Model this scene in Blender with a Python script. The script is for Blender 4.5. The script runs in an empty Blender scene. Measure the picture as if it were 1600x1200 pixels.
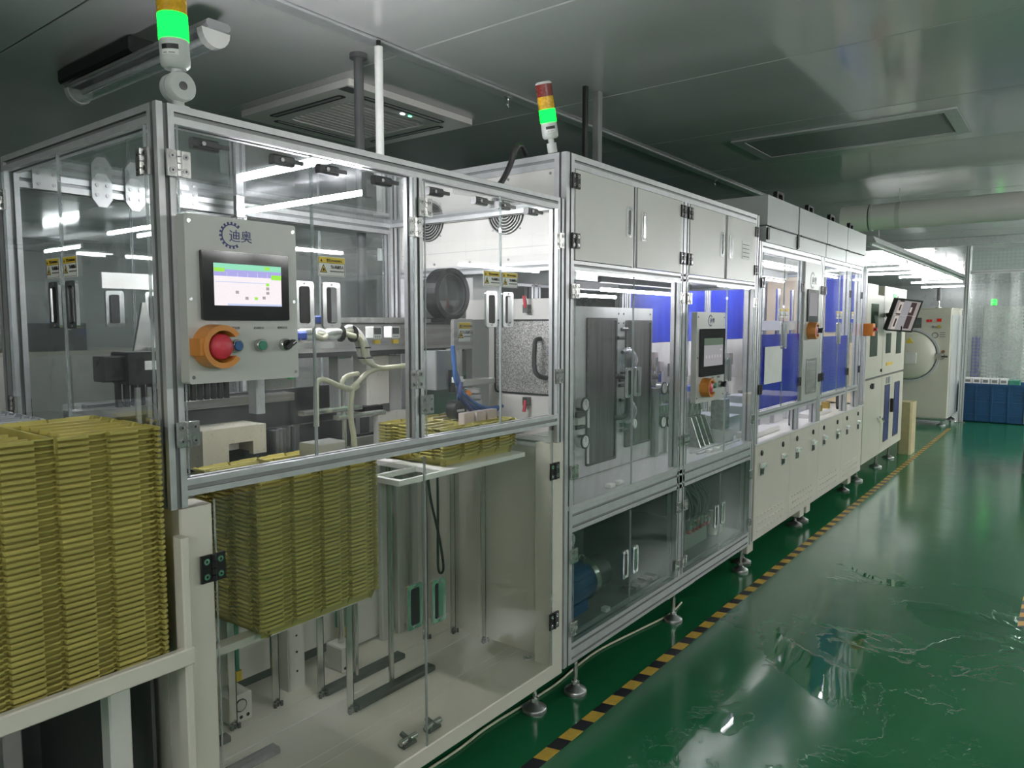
import bpy, math, random
from mathutils import Vector, Matrix
random.seed(7)
S = bpy.context.scene
COL = S.collection
PI = math.pi

# ------------------------------------------------------------------ camera, world, exposure
cam_d = bpy.data.cameras.new('camera')
cam_d.sensor_width = 36.0
cam_d.lens = 36.0 * 1150.0 / 1600.0
cam_d.clip_start = 0.05
cam = bpy.data.objects.new('camera', cam_d)
COL.objects.link(cam)
cam.location = (0.0, 0.0, 1.5)
_p, _t = math.radians(4.7224), math.radians(37.549)
_f = Vector((math.cos(_t) * math.cos(_p), math.sin(_t) * math.cos(_p), -math.sin(_p)))
cam.rotation_euler = _f.to_track_quat('-Z', 'Y').to_euler()
S.camera = cam

w = bpy.data.worlds.new('world')
S.world = w
w.use_nodes = True
w.node_tree.nodes['Background'].inputs[0].default_value = (0.75, 0.85, 0.82, 1)
w.node_tree.nodes['Background'].inputs[1].default_value = 0.02
S.view_settings.view_transform = 'Standard'
S.view_settings.look = 'None'
S.view_settings.gamma = 1.0
S.view_settings.use_curve_mapping = False
S.view_settings.exposure = 1.65
S.cycles.use_denoising = True
S.cycles.max_bounces = 12
S.cycles.transparent_max_bounces = 40
S.cycles.sample_clamp_indirect = 4.0
S.cycles.caustics_reflective = False
S.cycles.caustics_refractive = False
TUBE = 34.0        # hall and far room tubes, emission strength
T1, T2, T3 = 105.0, 22.0, 17.0   # tubes inside the machines
FILL = 52.0        # unseen battens added as fill light, emission strength
ZC = 2.70          # ceiling height

# ------------------------------------------------------------------ materials
MATS = {}
def nt(name):
    m = bpy.data.materials.new(name); m.use_nodes = True
    t = m.node_tree; t.nodes.clear()
    o = t.nodes.new('ShaderNodeOutputMaterial')
    MATS[name] = m
    return m, t, o
def N(t, kind, **kw):
    n = t.nodes.new('ShaderNode' + kind)
    for k, v in kw.items():
        if k in n.inputs: n.inputs[k].default_value = v
        else: setattr(n, k, v)
    return n
def rgb(c): return (c[0], c[1], c[2], 1.0)
def ramp(t, src, a, b, c0, c1):
    r = N(t, 'ValToRGB'); t.links.new(src, r.inputs[0])
    r.color_ramp.elements[0].position = a; r.color_ramp.elements[1].position = b
    r.color_ramp.elements[0].color = rgb(c0); r.color_ramp.elements[1].color = rgb(c1)
    return r
def mat(name, col, rough=0.5, metal=0.0, var=0.06, scale=14.0, stretch=None, bump=0.0, spec=0.5, coat=0.0, emit=0.0, sub=0.0):
    m, t, o = nt(name)
    b = N(t, 'BsdfPrincipled')
    b.inputs['Metallic'].default_value = metal
    b.inputs['Specular IOR Level'].default_value = spec
    b.inputs['Coat Weight'].default_value = coat
    b.inputs['Coat Roughness'].default_value = 0.08
    tc = N(t, 'TexCoord'); mp = N(t, 'Mapping')
    if stretch: mp.inputs['Scale'].default_value = stretch
    t.links.new(tc.outputs['Object'], mp.inputs[0])
    n = N(t, 'TexNoise', Scale=scale, Detail=4.0)
    t.links.new(mp.outputs[0], n.inputs['Vector'])
    lo = [max(0, c * (1 - var * 1.6)) for c in col]; hi = [min(1, c * (1 + var)) for c in col]
    r = ramp(t, n.outputs['Fac'], 0.3, 0.7, lo, hi)
    t.links.new(r.outputs[0], b.inputs['Base Color'])
    mr = N(t, 'MapRange'); mr.inputs['To Min'].default_value = max(0.02, rough - 0.06); mr.inputs['To Max'].default_value = min(1, rough + 0.08)
    t.links.new(n.outputs['Fac'], mr.inputs[0]); t.links.new(mr.outputs[0], b.inputs['Roughness'])
    if bump:
        bp = N(t, 'Bump', Strength=bump, Distance=0.002)
        t.links.new(n.outputs['Fac'], bp.inputs['Height']); t.links.new(bp.outputs[0], b.inputs['Normal'])
    if emit:
        b.inputs['Emission Color'].default_value = rgb(col); b.inputs['Emission Strength'].default_value = emit
    t.links.new(b.outputs[0], o.inputs[0])
    return m
def acrylic(name, tint=(0.985, 0.988, 0.988), smear=0.05, boost=1.0, scale=3.0, streak=(1, 1, 0.35), smcol=(0.75, 0.77, 0.8), base=0.035, speck=0.0):
    """clear sheet: passes light straight, mirrors by angle, carries faint wiping marks"""
    m, t, o = nt(name)
    tr = N(t, 'BsdfTransparent', Color=rgb(tint))
    gl = N(t, 'BsdfGlossy', Roughness=0.015, Color=(0.95, 0.97, 0.97, 1))
    df = N(t, 'BsdfDiffuse', Color=rgb(smcol))
    fr = N(t, 'Fresnel', IOR=1.49)
    ge = N(t, 'NewGeometry'); io = N(t, 'MapRange'); io.inputs['To Min'].default_value = 1.49; io.inputs['To Max'].default_value = 1 / 1.49
    t.links.new(ge.outputs['Backfacing'], io.inputs[0]); t.links.new(io.outputs[0], fr.inputs['IOR'])
    ml = N(t, 'Math', operation='MULTIPLY'); ml.inputs[1].default_value = boost
    t.links.new(fr.outputs[0], ml.inputs[0])
    m1 = N(t, 'MixShader'); t.links.new(ml.outputs[0], m1.inputs[0])
    t.links.new(tr.outputs[0], m1.inputs[1]); t.links.new(gl.outputs[0], m1.inputs[2])
    tc = N(t, 'TexCoord'); mp = N(t, 'Mapping'); mp.inputs['Scale'].default_value = streak
    t.links.new(tc.outputs['Object'], mp.inputs[0])
    n = N(t, 'TexNoise', Scale=scale, Detail=9.0, Roughness=0.7, Distortion=1.2)
    t.links.new(mp.outputs[0], n.inputs['Vector'])
    mr = N(t, 'MapRange'); mr.inputs['From Min'].default_value = 0.45; mr.inputs['From Max'].default_value = 0.85
    mr.inputs['To Min'].default_value = base * 0.5; mr.inputs['To Max'].default_value = base + smear * 3
    t.links.new(n.outputs['Fac'], mr.inputs[0])
    fac = mr.outputs[0]
    if speck:
        n2 = N(t, 'TexNoise', Scale=160.0, Detail=2.0); t.links.new(tc.outputs['Object'], n2.inputs['Vector'])
        m2r = N(t, 'MapRange'); m2r.inputs['From Min'].default_value = 0.66; m2r.inputs['From Max'].default_value = 0.75
        m2r.inputs['To Max'].default_value = speck
        t.links.new(n2.outputs['Fac'], m2r.inputs[0])
        ad = N(t, 'Math', operation='ADD'); t.links.new(fac, ad.inputs[0]); t.links.new(m2r.outputs[0], ad.inputs[1]); fac = ad.outputs[0]
    m2 = N(t, 'MixShader'); t.links.new(fac, m2.inputs[0])
    t.links.new(m1.outputs[0], m2.inputs[1]); t.links.new(df.outputs[0], m2.inputs[2])
    t.links.new(m2.outputs[0], o.inputs[0])
    return m
def glow(name, col, strength):
    m, t, o = nt(name)
    e = N(t, 'Emission', Color=rgb(col), Strength=strength)
    n = N(t, 'TexNoise', Scale=60.0); mr = N(t, 'MapRange'); mr.inputs['To Min'].default_value = strength * 0.9; mr.inputs['To Max'].default_value = strength * 1.1
    t.links.new(n.outputs['Fac'], mr.inputs[0]); t.links.new(mr.outputs[0], e.inputs['Strength'])
    t.links.new(e.outputs[0], o.inputs[0])
    return m

mat('alu', (0.62, 0.63, 0.64), 0.38, 0.55, 0.05, 30, (1, 1, 1))
mat('alu_slot_shade', (0.30, 0.31, 0.31), 0.5, 0.4)  # darker version of alu, puts groove shade into the colour
mat('steel', (0.62, 0.62, 0.60), 0.22, 0.9, 0.12, 40, (1, 1, 0.08))
mat('steel_brushed', (0.46, 0.45, 0.44), 0.32, 0.85, 0.16, 60, (0.05, 1, 1))
mat('chrome', (0.90, 0.91, 0.92), 0.16, 1.0, 0.03, 30)
mat('screw', (0.42, 0.42, 0.42), 0.3, 0.9)
mat('dark_steel', (0.13, 0.13, 0.125), 0.4, 0.7, 0.2, 50, (0.2, 1, 1))
mat('white_paint', (0.69, 0.655, 0.575), 0.38, 0, 0.025, 5)
mat('white_panel', (0.71, 0.695, 0.66), 0.34, 0, 0.02, 4)
mat('grey_panel', (0.52, 0.53, 0.50), 0.34, 0, 0.03, 4)
mat('hood_grey', (0.56, 0.57, 0.57), 0.3, 0.1, 0.03, 4)
mat('cream_paint', (0.62, 0.60, 0.50), 0.35, 0, 0.03, 4)
mat('oven_paint', (0.60, 0.58, 0.49), 0.35, 0, 0.03, 3)
mat('cream_wood', (0.85, 0.72, 0.50), 0.5, 0, 0.04, 5)
mat('black', (0.012, 0.012, 0.013), 0.35, 0, 0.2)
mat('black_gloss', (0.02, 0.02, 0.022), 0.08, 0, 0.1, coat=0.5)
mat('black_soft', (0.03, 0.03, 0.032), 0.6, 0, 0.2)
mat('dark_grey', (0.10, 0.105, 0.105), 0.45, 0, 0.1)
mat('mid_grey', (0.26, 0.27, 0.27), 0.45, 0.1, 0.08)
mat('orange', (0.62, 0.24, 0.045), 0.38, 0, 0.05)
mat('orange_bright', (0.85, 0.26, 0.03), 0.4, 0, 0.05)
mat('red', (0.62, 0.045, 0.07), 0.4, 0, 0.05)
mat('red_dark', (0.36, 0.03, 0.03), 0.4)
mat('button_blue', (0.03, 0.12, 0.30), 0.3)
mat('button_green', (0.05, 0.26, 0.17), 0.3)
mat('blue_motor', (0.012, 0.10, 0.28), 0.4, 0, 0.1)
mat('blue_hose', (0.05, 0.13, 0.38), 0.35)
mat('blue_navy', (0.03, 0.04, 0.16), 0.4)
mat('blue_clip', (0.08, 0.16, 0.72), 0.4)
mat('crate_blue', (0.008, 0.062, 0.16), 0.42, 0, 0.1, 6)
mat('green_clip', (0.03, 0.55, 0.14), 0.4)
mat('hose_cream', (0.66, 0.66, 0.50), 0.42, 0, 0.05)
mat('hose_white', (0.84, 0.84, 0.82), 0.42, 0, 0.05)
mat('sign_yellow', (0.78, 0.56, 0.05), 0.45, 0, 0.05)
mat('sign_white', (0.76, 0.76, 0.72), 0.45, 0, 0.03)
mat('paper', (0.80, 0.80, 0.78), 0.7, 0, 0.03)
mat('logo_ink', (0.06, 0.07, 0.20), 0.5)
mat('ink', (0.02, 0.02, 0.02), 0.6)
mat('ink_grey', (0.22, 0.22, 0.21), 0.6)
mat('guard_yellow', (0.52, 0.45, 0.26), 0.5)
mat('wall_dark', (0.14, 0.15, 0.15), 0.4, 0.0, 0.05, 2)
mat('wall_paint', (0.33, 0.35, 0.34), 0.28, 0.1, 0.03, 2)
mat('lamp_body', (0.60, 0.62, 0.60), 0.4)
mat('lens_amber', (0.72, 0.40, 0.02), 0.25, 0, 0.12, 120)
mat('lens_red', (0.20, 0.025, 0.02), 0.25, 0, 0.12, 120)
mat('brown', (0.30, 0.14, 0.07), 0.5)
mat('textured', (0.50, 0.49, 0.47), 0.30, 0.35, 0.42, 190, bump=1.0)
mat('meshplate', (0.115, 0.108, 0.105), 0.45, 0.3, 0.30, 40, (1, 1, 0.06))
mat('brass', (0.55, 0.40, 0.12), 0.3, 0.9)
mat('gauge_face', (0.80, 0.80, 0.78), 0.4)
mat('pinkish', (0.60, 0.52, 0.50), 0.35, 0.2)
mat('purple', (0.14, 0.12, 0.36), 0.5)
acrylic('acrylic', smear=0.02, base=0.008, boost=1.0, scale=2.2)
acrylic('acrylic_dirty', smear=0.04, base=0.008, boost=0.75, scale=5.0, speck=0.16)
acrylic('acrylic_film', smear=0.012, base=0.004, boost=0.6, scale=5.0, speck=0.06)
acrylic('acrylic_side', tint=(0.955, 0.975, 0.97), smear=0.02, base=0.010, boost=1.3, scale=2.0)
acrylic('acrylic_low', tint=(0.965, 0.975, 0.955), smear=0.010, base=0.010, boost=1.0, scale=1.5)
acrylic('acrylic_green', tint=(0.78, 0.84, 0.81), smear=0.008, base=0.006, boost=0.65, scale=1.5)
acrylic('acrylic_edge', tint=(0.80, 0.84, 0.82), smear=0.05, base=0.45, boost=1.5)
acrylic('clear_plastic', tint=(0.92, 0.94, 0.95), smear=0.08, base=0.12, boost=1.8, scale=8)
glow('tube_glow', (0.97, 0.98, 1.0), TUBE)
glow('tube_m1', (0.97, 0.97, 1.0), T1)
glow('tube_m2', (0.97, 0.97, 1.0), T2)
glow('tube_m3', (0.97, 0.97, 1.0), T3)
glow('fill_tube_glow', (0.98, 0.98, 0.96), FILL)
glow('far_fill_tube_glow', (0.98, 0.98, 0.98), FILL * 2.9)
glow('lens_green', (0.002, 1.0, 0.022), 2.6)
glow('led_white', (0.85, 0.85, 1.0), 4.0)
glow('led_green', (0.1, 1.0, 0.4), 3.0)
glow('scr_mint', (0.30, 0.74, 0.50), 0.339)
glow('scr_violet', (0.42, 0.40, 0.78), 0.339)
glow('scr_pink', (0.84, 0.78, 0.80), 0.369)
glow('scr_lime', (0.35, 0.80, 0.10), 0.339)
glow('scr_grey', (0.42, 0.40, 0.42), 0.316)
glow('scr_blue', (0.55, 0.62, 0.86), 0.339)
glow('scr_dim', (0.55, 0.54, 0.56), 0.176)
glow('scr_dimgreen', (0.22, 0.30, 0.22), 0.164)
glow('mon_bg', (0.50, 0.45, 0.43), 0.199)
glow('mon_dark', (0.10, 0.07, 0.07), 0.193)
glow('mon_light', (0.78, 0.72, 0.66), 0.199)
glow('led_red', (0.9, 0.06, 0.04), 0.09)

m, t, o = nt('blue_film')
b = N(t, 'BsdfPrincipled', Roughness=0.3); tc = N(t, 'TexCoord'); mp = N(t, 'Mapping'); mp.inputs['Scale'].default_value = (1, 1, 0.12); t.links.new(tc.outputs['Object'], mp.inputs[0])
n = N(t, 'TexNoise', Scale=9.0, Detail=4.0); t.links.new(mp.outputs[0], n.inputs['Vector'])
r = ramp(t, n.outputs['Fac'], 0.3, 0.7, (0.018, 0.045, 0.60), (0.035, 0.085, 0.78)); t.links.new(r.outputs[0], b.inputs['Base Color'])
tl = N(t, 'BsdfTranslucent'); t.links.new(r.outputs[0], tl.inputs['Color'])
ms = N(t, 'MixShader'); ms.inputs[0].default_value = 0.40
t.links.new(b.outputs[0], ms.inputs[1]); t.links.new(tl.outputs[0], ms.inputs[2]); t.links.new(ms.outputs[0], o.inputs[0])
# tray plastic: amber, lets some light through
m, t, o = nt('tray_plastic')
b = N(t, 'BsdfPrincipled', Roughness=0.30); b.inputs['Specular IOR Level'].default_value = 0.55
n = N(t, 'TexNoise', Scale=9.0, Detail=3.0); tc = N(t, 'TexCoord'); t.links.new(tc.outputs['Object'], n.inputs['Vector'])
oi = N(t, 'ObjectInfo')
r = ramp(t, n.outputs['Fac'], 0.3, 0.75, (0.44, 0.385, 0.105), (0.55, 0.485, 0.145))
mx = N(t, 'MixRGB', blend_type='MULTIPLY'); mx.inputs[0].default_value = 1.0
mr = N(t, 'MapRange'); mr.inputs['To Min'].default_value = 0.82; mr.inputs['To Max'].default_value = 1.05
t.links.new(oi.outputs['Random'], mr.inputs[0]); t.links.new(r.outputs[0], mx.inputs[1]); t.links.new(mr.outputs[0], mx.inputs[2])
t.links.new(mx.outputs[0], b.inputs['Base Color'])
tl = N(t, 'BsdfTranslucent', Color=(0.74, 0.62, 0.10, 1))
ms = N(t, 'MixShader'); ms.inputs[0].default_value = 0.09
t.links.new(b.outputs[0], ms.inputs[1]); t.links.new(tl.outputs[0], ms.inputs[2]); t.links.new(ms.outputs[0], o.inputs[0])

# green epoxy floor with wet patches
m, t, o = nt('epoxy')
b = N(t, 'BsdfPrincipled'); b.inputs['Specular IOR Level'].default_value = 0.5
tc = N(t, 'TexCoord'); P = tc.outputs['Object']
n1 = N(t, 'TexNoise', Scale=0.55, Detail=5.0); t.links.new(P, n1.inputs['Vector'])
r1 = ramp(t, n1.outputs['Fac'], 0.3, 0.7, (0.010, 0.108, 0.041), (0.017, 0.150, 0.060))
t.links.new(r1.outputs[0], b.inputs['Base Color'])
# puddles: thresholded noise, only in the wet stretch of the aisle
nw = N(t, 'TexNoise', Scale=1.7, Detail=7.0, Roughness=0.62, Distortion=0.7); t.links.new(P, nw.inputs['Vector'])
sx = N(t, 'SeparateXYZ'); t.links.new(P, sx.inputs[0])
gx = N(t, 'MapRange', interpolation_type='SMOOTHSTEP'); gx.inputs['From Min'].default_value = 1.2; gx.inputs['From Max'].default_value = 2.4; t.links.new(sx.outputs[0], gx.inputs[0])
gx2 = N(t, 'MapRange', interpolation_type='SMOOTHSTEP'); gx2.inputs['From Min'].default_value = 5.6; gx2.inputs['From Max'].default_value = 4.4; t.links.new(sx.outputs[0], gx2.inputs[0])
gy = N(t, 'MapRange', interpolation_type='SMOOTHSTEP'); gy.inputs['From Min'].default_value = 1.45; gy.inputs['From Max'].default_value = 1.05; t.links.new(sx.outputs[1], gy.inputs[0])
gm = N(t, 'Math', operation='MULTIPLY'); t.links.new(gx.outputs[0], gm.inputs[0]); t.links.new(gx2.outputs[0], gm.inputs[1])
gm2 = N(t, 'Math', operation='MULTIPLY'); t.links.new(gm.outputs[0], gm2.inputs[0]); t.links.new(gy.outputs[0], gm2.inputs[1])
ga = N(t, 'MapRange'); ga.inputs['To Min'].default_value = -0.35; ga.inputs['To Max'].default_value = 0.0; t.links.new(gm2.outputs[0], ga.inputs[0])
ad = N(t, 'Math', operation='ADD'); t.links.new(nw.outputs['Fac'], ad.inputs[0]); t.links.new(ga.outputs[0], ad.inputs[1])
wet = N(t, 'MapRange', interpolation_type='SMOOTHSTEP'); wet.inputs['From Min'].default_value = 0.50; wet.inputs['From Max'].default_value = 0.525; t.links.new(ad.outputs[0], wet.inputs[0])
n3 = N(t, 'TexNoise', Scale=6.0, Detail=4.0); t.links.new(P, n3.inputs['Vector'])
mr = N(t, 'MapRange'); mr.inputs['To Min'].default_value = 0.10; mr.inputs['To Max'].default_value = 0.22; t.links.new(n3.outputs['Fac'], mr.inputs[0])
rw = N(t, 'MixRGB'); t.links.new(wet.outputs[0], rw.inputs[0]); t.links.new(mr.outputs[0], rw.inputs[1]); rw.inputs[2].default_value = (0.02, 0.02, 0.02, 1)
t.links.new(rw.outputs[0], b.inputs['Roughness'])
n4 = N(t, 'TexNoise', Scale=2.2, Detail=2.0); t.links.new(P, n4.inputs['Vector'])
hm = N(t, 'Math', operation='MULTIPLY'); hm.inputs[1].default_value = 1.0; t.links.new(wet.outputs[0], hm.inputs[0])
b1 = N(t, 'Bump', Strength=0.5, Distance=0.0016); t.links.new(hm.outputs[0], b1.inputs['Height'])
b2 = N(t, 'Bump', Strength=0.12, Distance=0.02); t.links.new(n4.outputs['Fac'], b2.inputs['Height']); t.links.new(b1.outputs[0], b2.inputs['Normal'])
t.links.new(b2.outputs[0], b.inputs['Normal'])
t.links.new(b.outputs[0], o.inputs[0])

# ceiling: satin coated sheet metal
m, t, o = nt('ceiling_sheet')
b = N(t, 'BsdfPrincipled', Metallic=0.08); b.inputs['Specular IOR Level'].default_value = 0.75
tc = N(t, 'TexCoord')
n1 = N(t, 'TexNoise', Scale=0.9, Detail=3.0); t.links.new(tc.outputs['Object'], n1.inputs['Vector'])
r1 = ramp(t, n1.outputs['Fac'], 0.3, 0.7, (0.50, 0.50, 0.50), (0.57, 0.57, 0.57)); t.links.new(r1.outputs[0], b.inputs['Base Color'])
mr = N(t, 'MapRange'); mr.inputs['To Min'].default_value = 0.07; mr.inputs['To Max'].default_value = 0.15; t.links.new(n1.outputs['Fac'], mr.inputs[0]); t.links.new(mr.outputs[0], b.inputs['Roughness'])
n2 = N(t, 'TexNoise', Scale=1.3, Detail=1.0); t.links.new(tc.outputs['Object'], n2.inputs['Vector'])
bp = N(t, 'Bump', Strength=0.25, Distance=0.02); t.links.new(n2.outputs['Fac'], bp.inputs['Height']); t.links.new(bp.outputs[0], b.inputs['Normal'])
t.links.new(b.outputs[0], o.inputs[0])

# floor tape: yellow and black blocks printed along X
def stripes(name, pitch, duty, skew, phase, c1, c2):
    m, t, o = nt(name)
    b = N(t, 'BsdfPrincipled', Roughness=0.35)
    tc = N(t, 'TexCoord'); sx = N(t, 'SeparateXYZ'); t.links.new(tc.outputs['Object'], sx.inputs[0])
    sk = N(t, 'Math', operation='MULTIPLY'); sk.inputs[1].default_value = skew; t.links.new(sx.outputs[1], sk.inputs[0])
    a = N(t, 'Math', operation='ADD'); t.links.new(sx.outputs[0], a.inputs[0]); t.links.new(sk.outputs[0], a.inputs[1])
    a2 = N(t, 'Math', operation='ADD'); a2.inputs[1].default_value = phase; t.links.new(a.outputs[0], a2.inputs[0])
    d = N(t, 'Math', operation='DIVIDE'); d.inputs[1].default_value = pitch; t.links.new(a2.outputs[0], d.inputs[0])
    fr = N(t, 'Math', operation='FRACT'); t.links.new(d.outputs[0], fr.inputs[0])
    lt = N(t, 'Math', operation='LESS_THAN'); lt.inputs[1].default_value = duty; t.links.new(fr.outputs[0], lt.inputs[0])
    n = N(t, 'TexNoise', Scale=35.0, Detail=4.0); t.links.new(tc.outputs['Object'], n.inputs['Vector'])
    r = ramp(t, n.outputs['Fac'], 0.25, 0.6, [x * 0.8 for x in c1], c1)
    mx = N(t, 'MixRGB'); t.links.new(lt.outputs[0], mx.inputs[0]); mx.inputs[1].default_value = rgb(c2); t.links.new(r.outputs[0], mx.inputs[2])
    t.links.new(mx.outputs[0], b.inputs['Base Color']); t.links.new(b.outputs[0], o.inputs[0])
stripes('tape_print', 0.1553, 0.52, 0.25, 0.0, (0.60, 0.40, 0.06), (0.012, 0.013, 0.02))
stripes('hazard_print', 0.14, 0.5, 0.8, 0.0, (0.70, 0.36, 0.04), (0.02, 0.02, 0.02))

# dotted anti-static curtain sheet
m, t, o = nt('curtain_sheet')
tr = N(t, 'BsdfTransparent', Color=(0.93, 0.96, 0.95, 1)); gl = N(t, 'BsdfGlossy', Roughness=0.25); df = N(t, 'BsdfDiffuse', Color=(0.46, 0.51, 0.49, 1))
tc = N(t, 'TexCoord'); mp = N(t, 'Mapping'); mp.inputs['Rotation'].default_value = (PI / 4, 0, 0); t.links.new(tc.outputs['Object'], mp.inputs[0])
ck = N(t, 'TexChecker', Scale=26.0); t.links.new(mp.outputs[0], ck.inputs[0])
mr = N(t, 'MapRange'); mr.inputs['To Min'].default_value = 0.18; mr.inputs['To Max'].default_value = 0.45; t.links.new(ck.outputs['Fac'], mr.inputs[0])
ms = N(t, 'MixShader'); t.links.new(mr.outputs[0], ms.inputs[0]); t.links.new(tr.outputs[0], ms.inputs[1]); t.links.new(df.outputs[0], ms.inputs[2])
m2 = N(t, 'MixShader'); m2.inputs[0].default_value = 0.05; t.links.new(ms.outputs[0], m2.inputs[1]); t.links.new(gl.outputs[0], m2.inputs[2])
t.links.new(m2.outputs[0], o.inputs[0])

# ------------------------------------------------------------------ mesh helpers
class MB:
    def __init__(s, mats='alu'):
        s.v = []; s.f = []; s.mi = []; s.sm = []
        s.mats = [mats] if isinstance(mats, str) else list(mats)
    def m(s, name):
        if name not in s.mats: s.mats.append(name)
        return s.mats.index(name)
    def add(s, vs, fs, mat=None, smooth=False):
        k = len(s.v); s.v += [tuple(q) for q in vs]
        i = 0 if mat is None else s.m(mat)
        for f in fs:
            s.f.append([k + j for j in f]); s.mi.append(i); s.sm.append(smooth)
        return s
    def box(s, x0, x1, y0, y1, z0, z1, mat=None):
        vs = [(x, y, z) for x in (x0, x1) for y in (y0, y1) for z in (z0, z1)]
        return s.add(vs, [(0, 1, 3, 2), (4, 6, 7, 5), (0, 4, 5, 1), (2, 3, 7, 6), (0, 2, 6, 4), (1, 5, 7, 3)], mat)
    def prism(s, poly, axis, a0, a1, mat=None, smooth=False):
        """poly: 2-D points in the plane across AXIS ('x': (y,z), 'y': (x,z), 'z': (x,y)), extruded a0..a1"""
        def P(p, a): return {'x': (a, p[0], p[1]), 'y': (p[0], a, p[1]), 'z': (p[0], p[1], a)}[axis]
        n = len(poly)
        area = sum(poly[i][0] * poly[(i + 1) % n][1] - poly[(i + 1) % n][0] * poly[i][1] for i in range(n))
        flip = (area < 0) != (axis == 'y')
        if flip: poly = poly[::-1]
        vs = [P(p, a0) for p in poly] + [P(p, a1) for p in poly]
        fs = [(i, (i + 1) % n, n + (i + 1) % n, n + i) for i in range(n)]
        s.add(vs, fs, mat, smooth)
        s.add([P(p, a0) for p in poly], [tuple(range(n))[::-1]], mat)
        s.add([P(p, a1) for p in poly], [tuple(range(n))], mat)
        return s
    def cbox(s, x0, x1, y0, y1, z0, z1, c=0.004, axis='z', mat=None):
        a = {'x': (y0, y1, z0, z1, x0, x1), 'y': (x0, x1, z0, z1, y0, y1), 'z': (x0, x1, y0, y1, z0, z1)}[axis]
        u0, u1, v0, v1, e0, e1 = a
        poly = [(u0 + c, v0), (u1 - c, v0), (u1, v0 + c), (u1, v1 - c), (u1 - c, v1), (u0 + c, v1), (u0, v1 - c), (u0, v0 + c)]
        return s.prism(poly, axis, e0, e1, mat)
    def rrect(s, u0, u1, v0, v1, r, axis, a0, a1, mat=None, n=4):
        return s.prism(rr(u0, u1, v0, v1, r, n), axis, a0, a1, mat)
    def ring(s, outer, inner, axis, a0, a1, mat=None):
        """prism with a hole; outer and inner have the same point count"""
        def P(p, a): return {'x': (a, p[0], p[1]), 'y': (p[0], a, p[1]), 'z': (p[0], p[1], a)}[axis]
        n = len(outer)
        vs = [P(p, a0) for p in outer] + [P(p, a1) for p in outer] + [P(p, a0) for p in inner] + [P(p, a1) for p in inner]
        fs = []
        for i in range(n):
            j = (i + 1) % n
            fs += [(i, j, n + j, n + i), (2 * n + i, 3 * n + i, 3 * n + j, 2 * n + j), (i, 2 * n + i, 2 * n + j, j), (n + i, n + j, 3 * n + j, 3 * n + i)]
        return s.add(vs, fs, mat)
    def cyl(s, p0, p1, r0, r1=None, n=14, mat=None, cap=True):
        r1 = r0 if r1 is None else r1
        p0 = Vector(p0); p1 = Vector(p1); d = (p1 - p0).normalized()
        u = d.orthogonal().normalized(); v = d.cross(u)
        a = [p0 + (u * math.cos(2 * PI * i / n) + v * math.sin(2 * PI * i / n)) * r0 for i in range(n)]
        b = [p1 + (u * math.cos(2 * PI * i / n) + v * math.sin(2 * PI * i / n)) * r1 for i in range(n)]
        s.add(a + b, [(i, (i + 1) % n, n + (i + 1) % n, n + i) for i in range(n)], mat, n > 6)
        if cap:
            s.add(a, [tuple(range(n))[::-1]], mat); s.add(b, [tuple(range(n))], mat)
        return s
    def lathe(s, c, prof, n=20, mat=None, axis='z'):
        """prof: (radius, height) pairs from bottom to top"""
        c = Vector(c); vs = []
        for r, h in prof:
            for i in range(n):
                a = 2 * PI * i / n; x, y = r * math.cos(a), r * math.sin(a)
                q = {'z': (x, y, h), 'y': (x, h, -y), 'x': (h, x, y)}[axis]
                vs.append(c + Vector(q))
        fs = []
        for k in range(len(prof) - 1):
            for i in range(n):
                j = (i + 1) % n
                fs.append((k * n + i, k * n + j, (k + 1) * n + j, (k + 1) * n + i))
        s.add(vs, fs, mat, True)
        s.add(vs[:n], [tuple(range(n))[::-1]], mat); s.add(vs[-n:], [tuple(range(n))], mat)
        return s
    def tube(s, pts, r, n=8, mat=None, sub=4):
        P = [Vector(p) for p in pts]; Q = []
        if sub > 1 and len(P) > 2:
            for i in range(len(P) - 1):
                a, b, c, d = P[max(i - 1, 0)], P[i], P[i + 1], P[min(i + 2, len(P) - 1)]
                for k in range(sub):
                    t = k / sub
                    Q.append(0.5 * ((2 * b) + (c - a) * t + (2 * a - 5 * b + 4 * c - d) * t * t + (3 * b - a - 3 * c + d) * t ** 3))
            Q.append(P[-1])
        else: Q = P
        vs = []; u = None
        for i, q in enumerate(Q):
            d = (Q[min(i + 1, len(Q) - 1)] - Q[max(i - 1, 0)]).normalized()
            u = d.orthogonal().normalized() if u is None else (u - d * u.dot(d)).normalized()
            v = d.cross(u)
            vs += [q + (u * math.cos(2 * PI * k / n) + v * math.sin(2 * PI * k / n)) * r for k in range(n)]
        fs = [(i * n + k, i * n + (k + 1) % n, (i + 1) * n + (k + 1) % n, (i + 1) * n + k) for i in range(len(Q) - 1) for k in range(n)]
        s.add(vs, fs, mat, True)
        s.add(vs[:n], [tuple(range(n))[::-1]], mat); s.add(vs[-n:], [tuple(range(n))], mat)
        return s
    def mesh(s, name, off=(0, 0, 0)):
        me = bpy.data.meshes.new(name)
        me.from_pydata([(a - off[0], b - off[1], c - off[2]) for a, b, c in s.v], [], s.f)
        for q in s.mats: me.materials.append(MATS[q])
        me.polygons.foreach_set('material_index', s.mi); me.polygons.foreach_set('use_smooth', s.sm)
        me.update()
        return me
    def build(s, name, parent=None):
        off = wloc(parent) if parent else (0, 0, 0)
        o = bpy.data.objects.new(name, s.mesh(name, off)); COL.objects.link(o)
        o.parent = parent
        return o
def nth(k):
    return '%d%s' % (k, 'th' if 10 <= k % 100 <= 20 else {1: 'st', 2: 'nd', 3: 'rd'}.get(k % 10, 'th'))
def wloc(o):
    v = Vector((0, 0, 0))
    while o: v += o.location; o = o.parent
    return v
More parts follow.
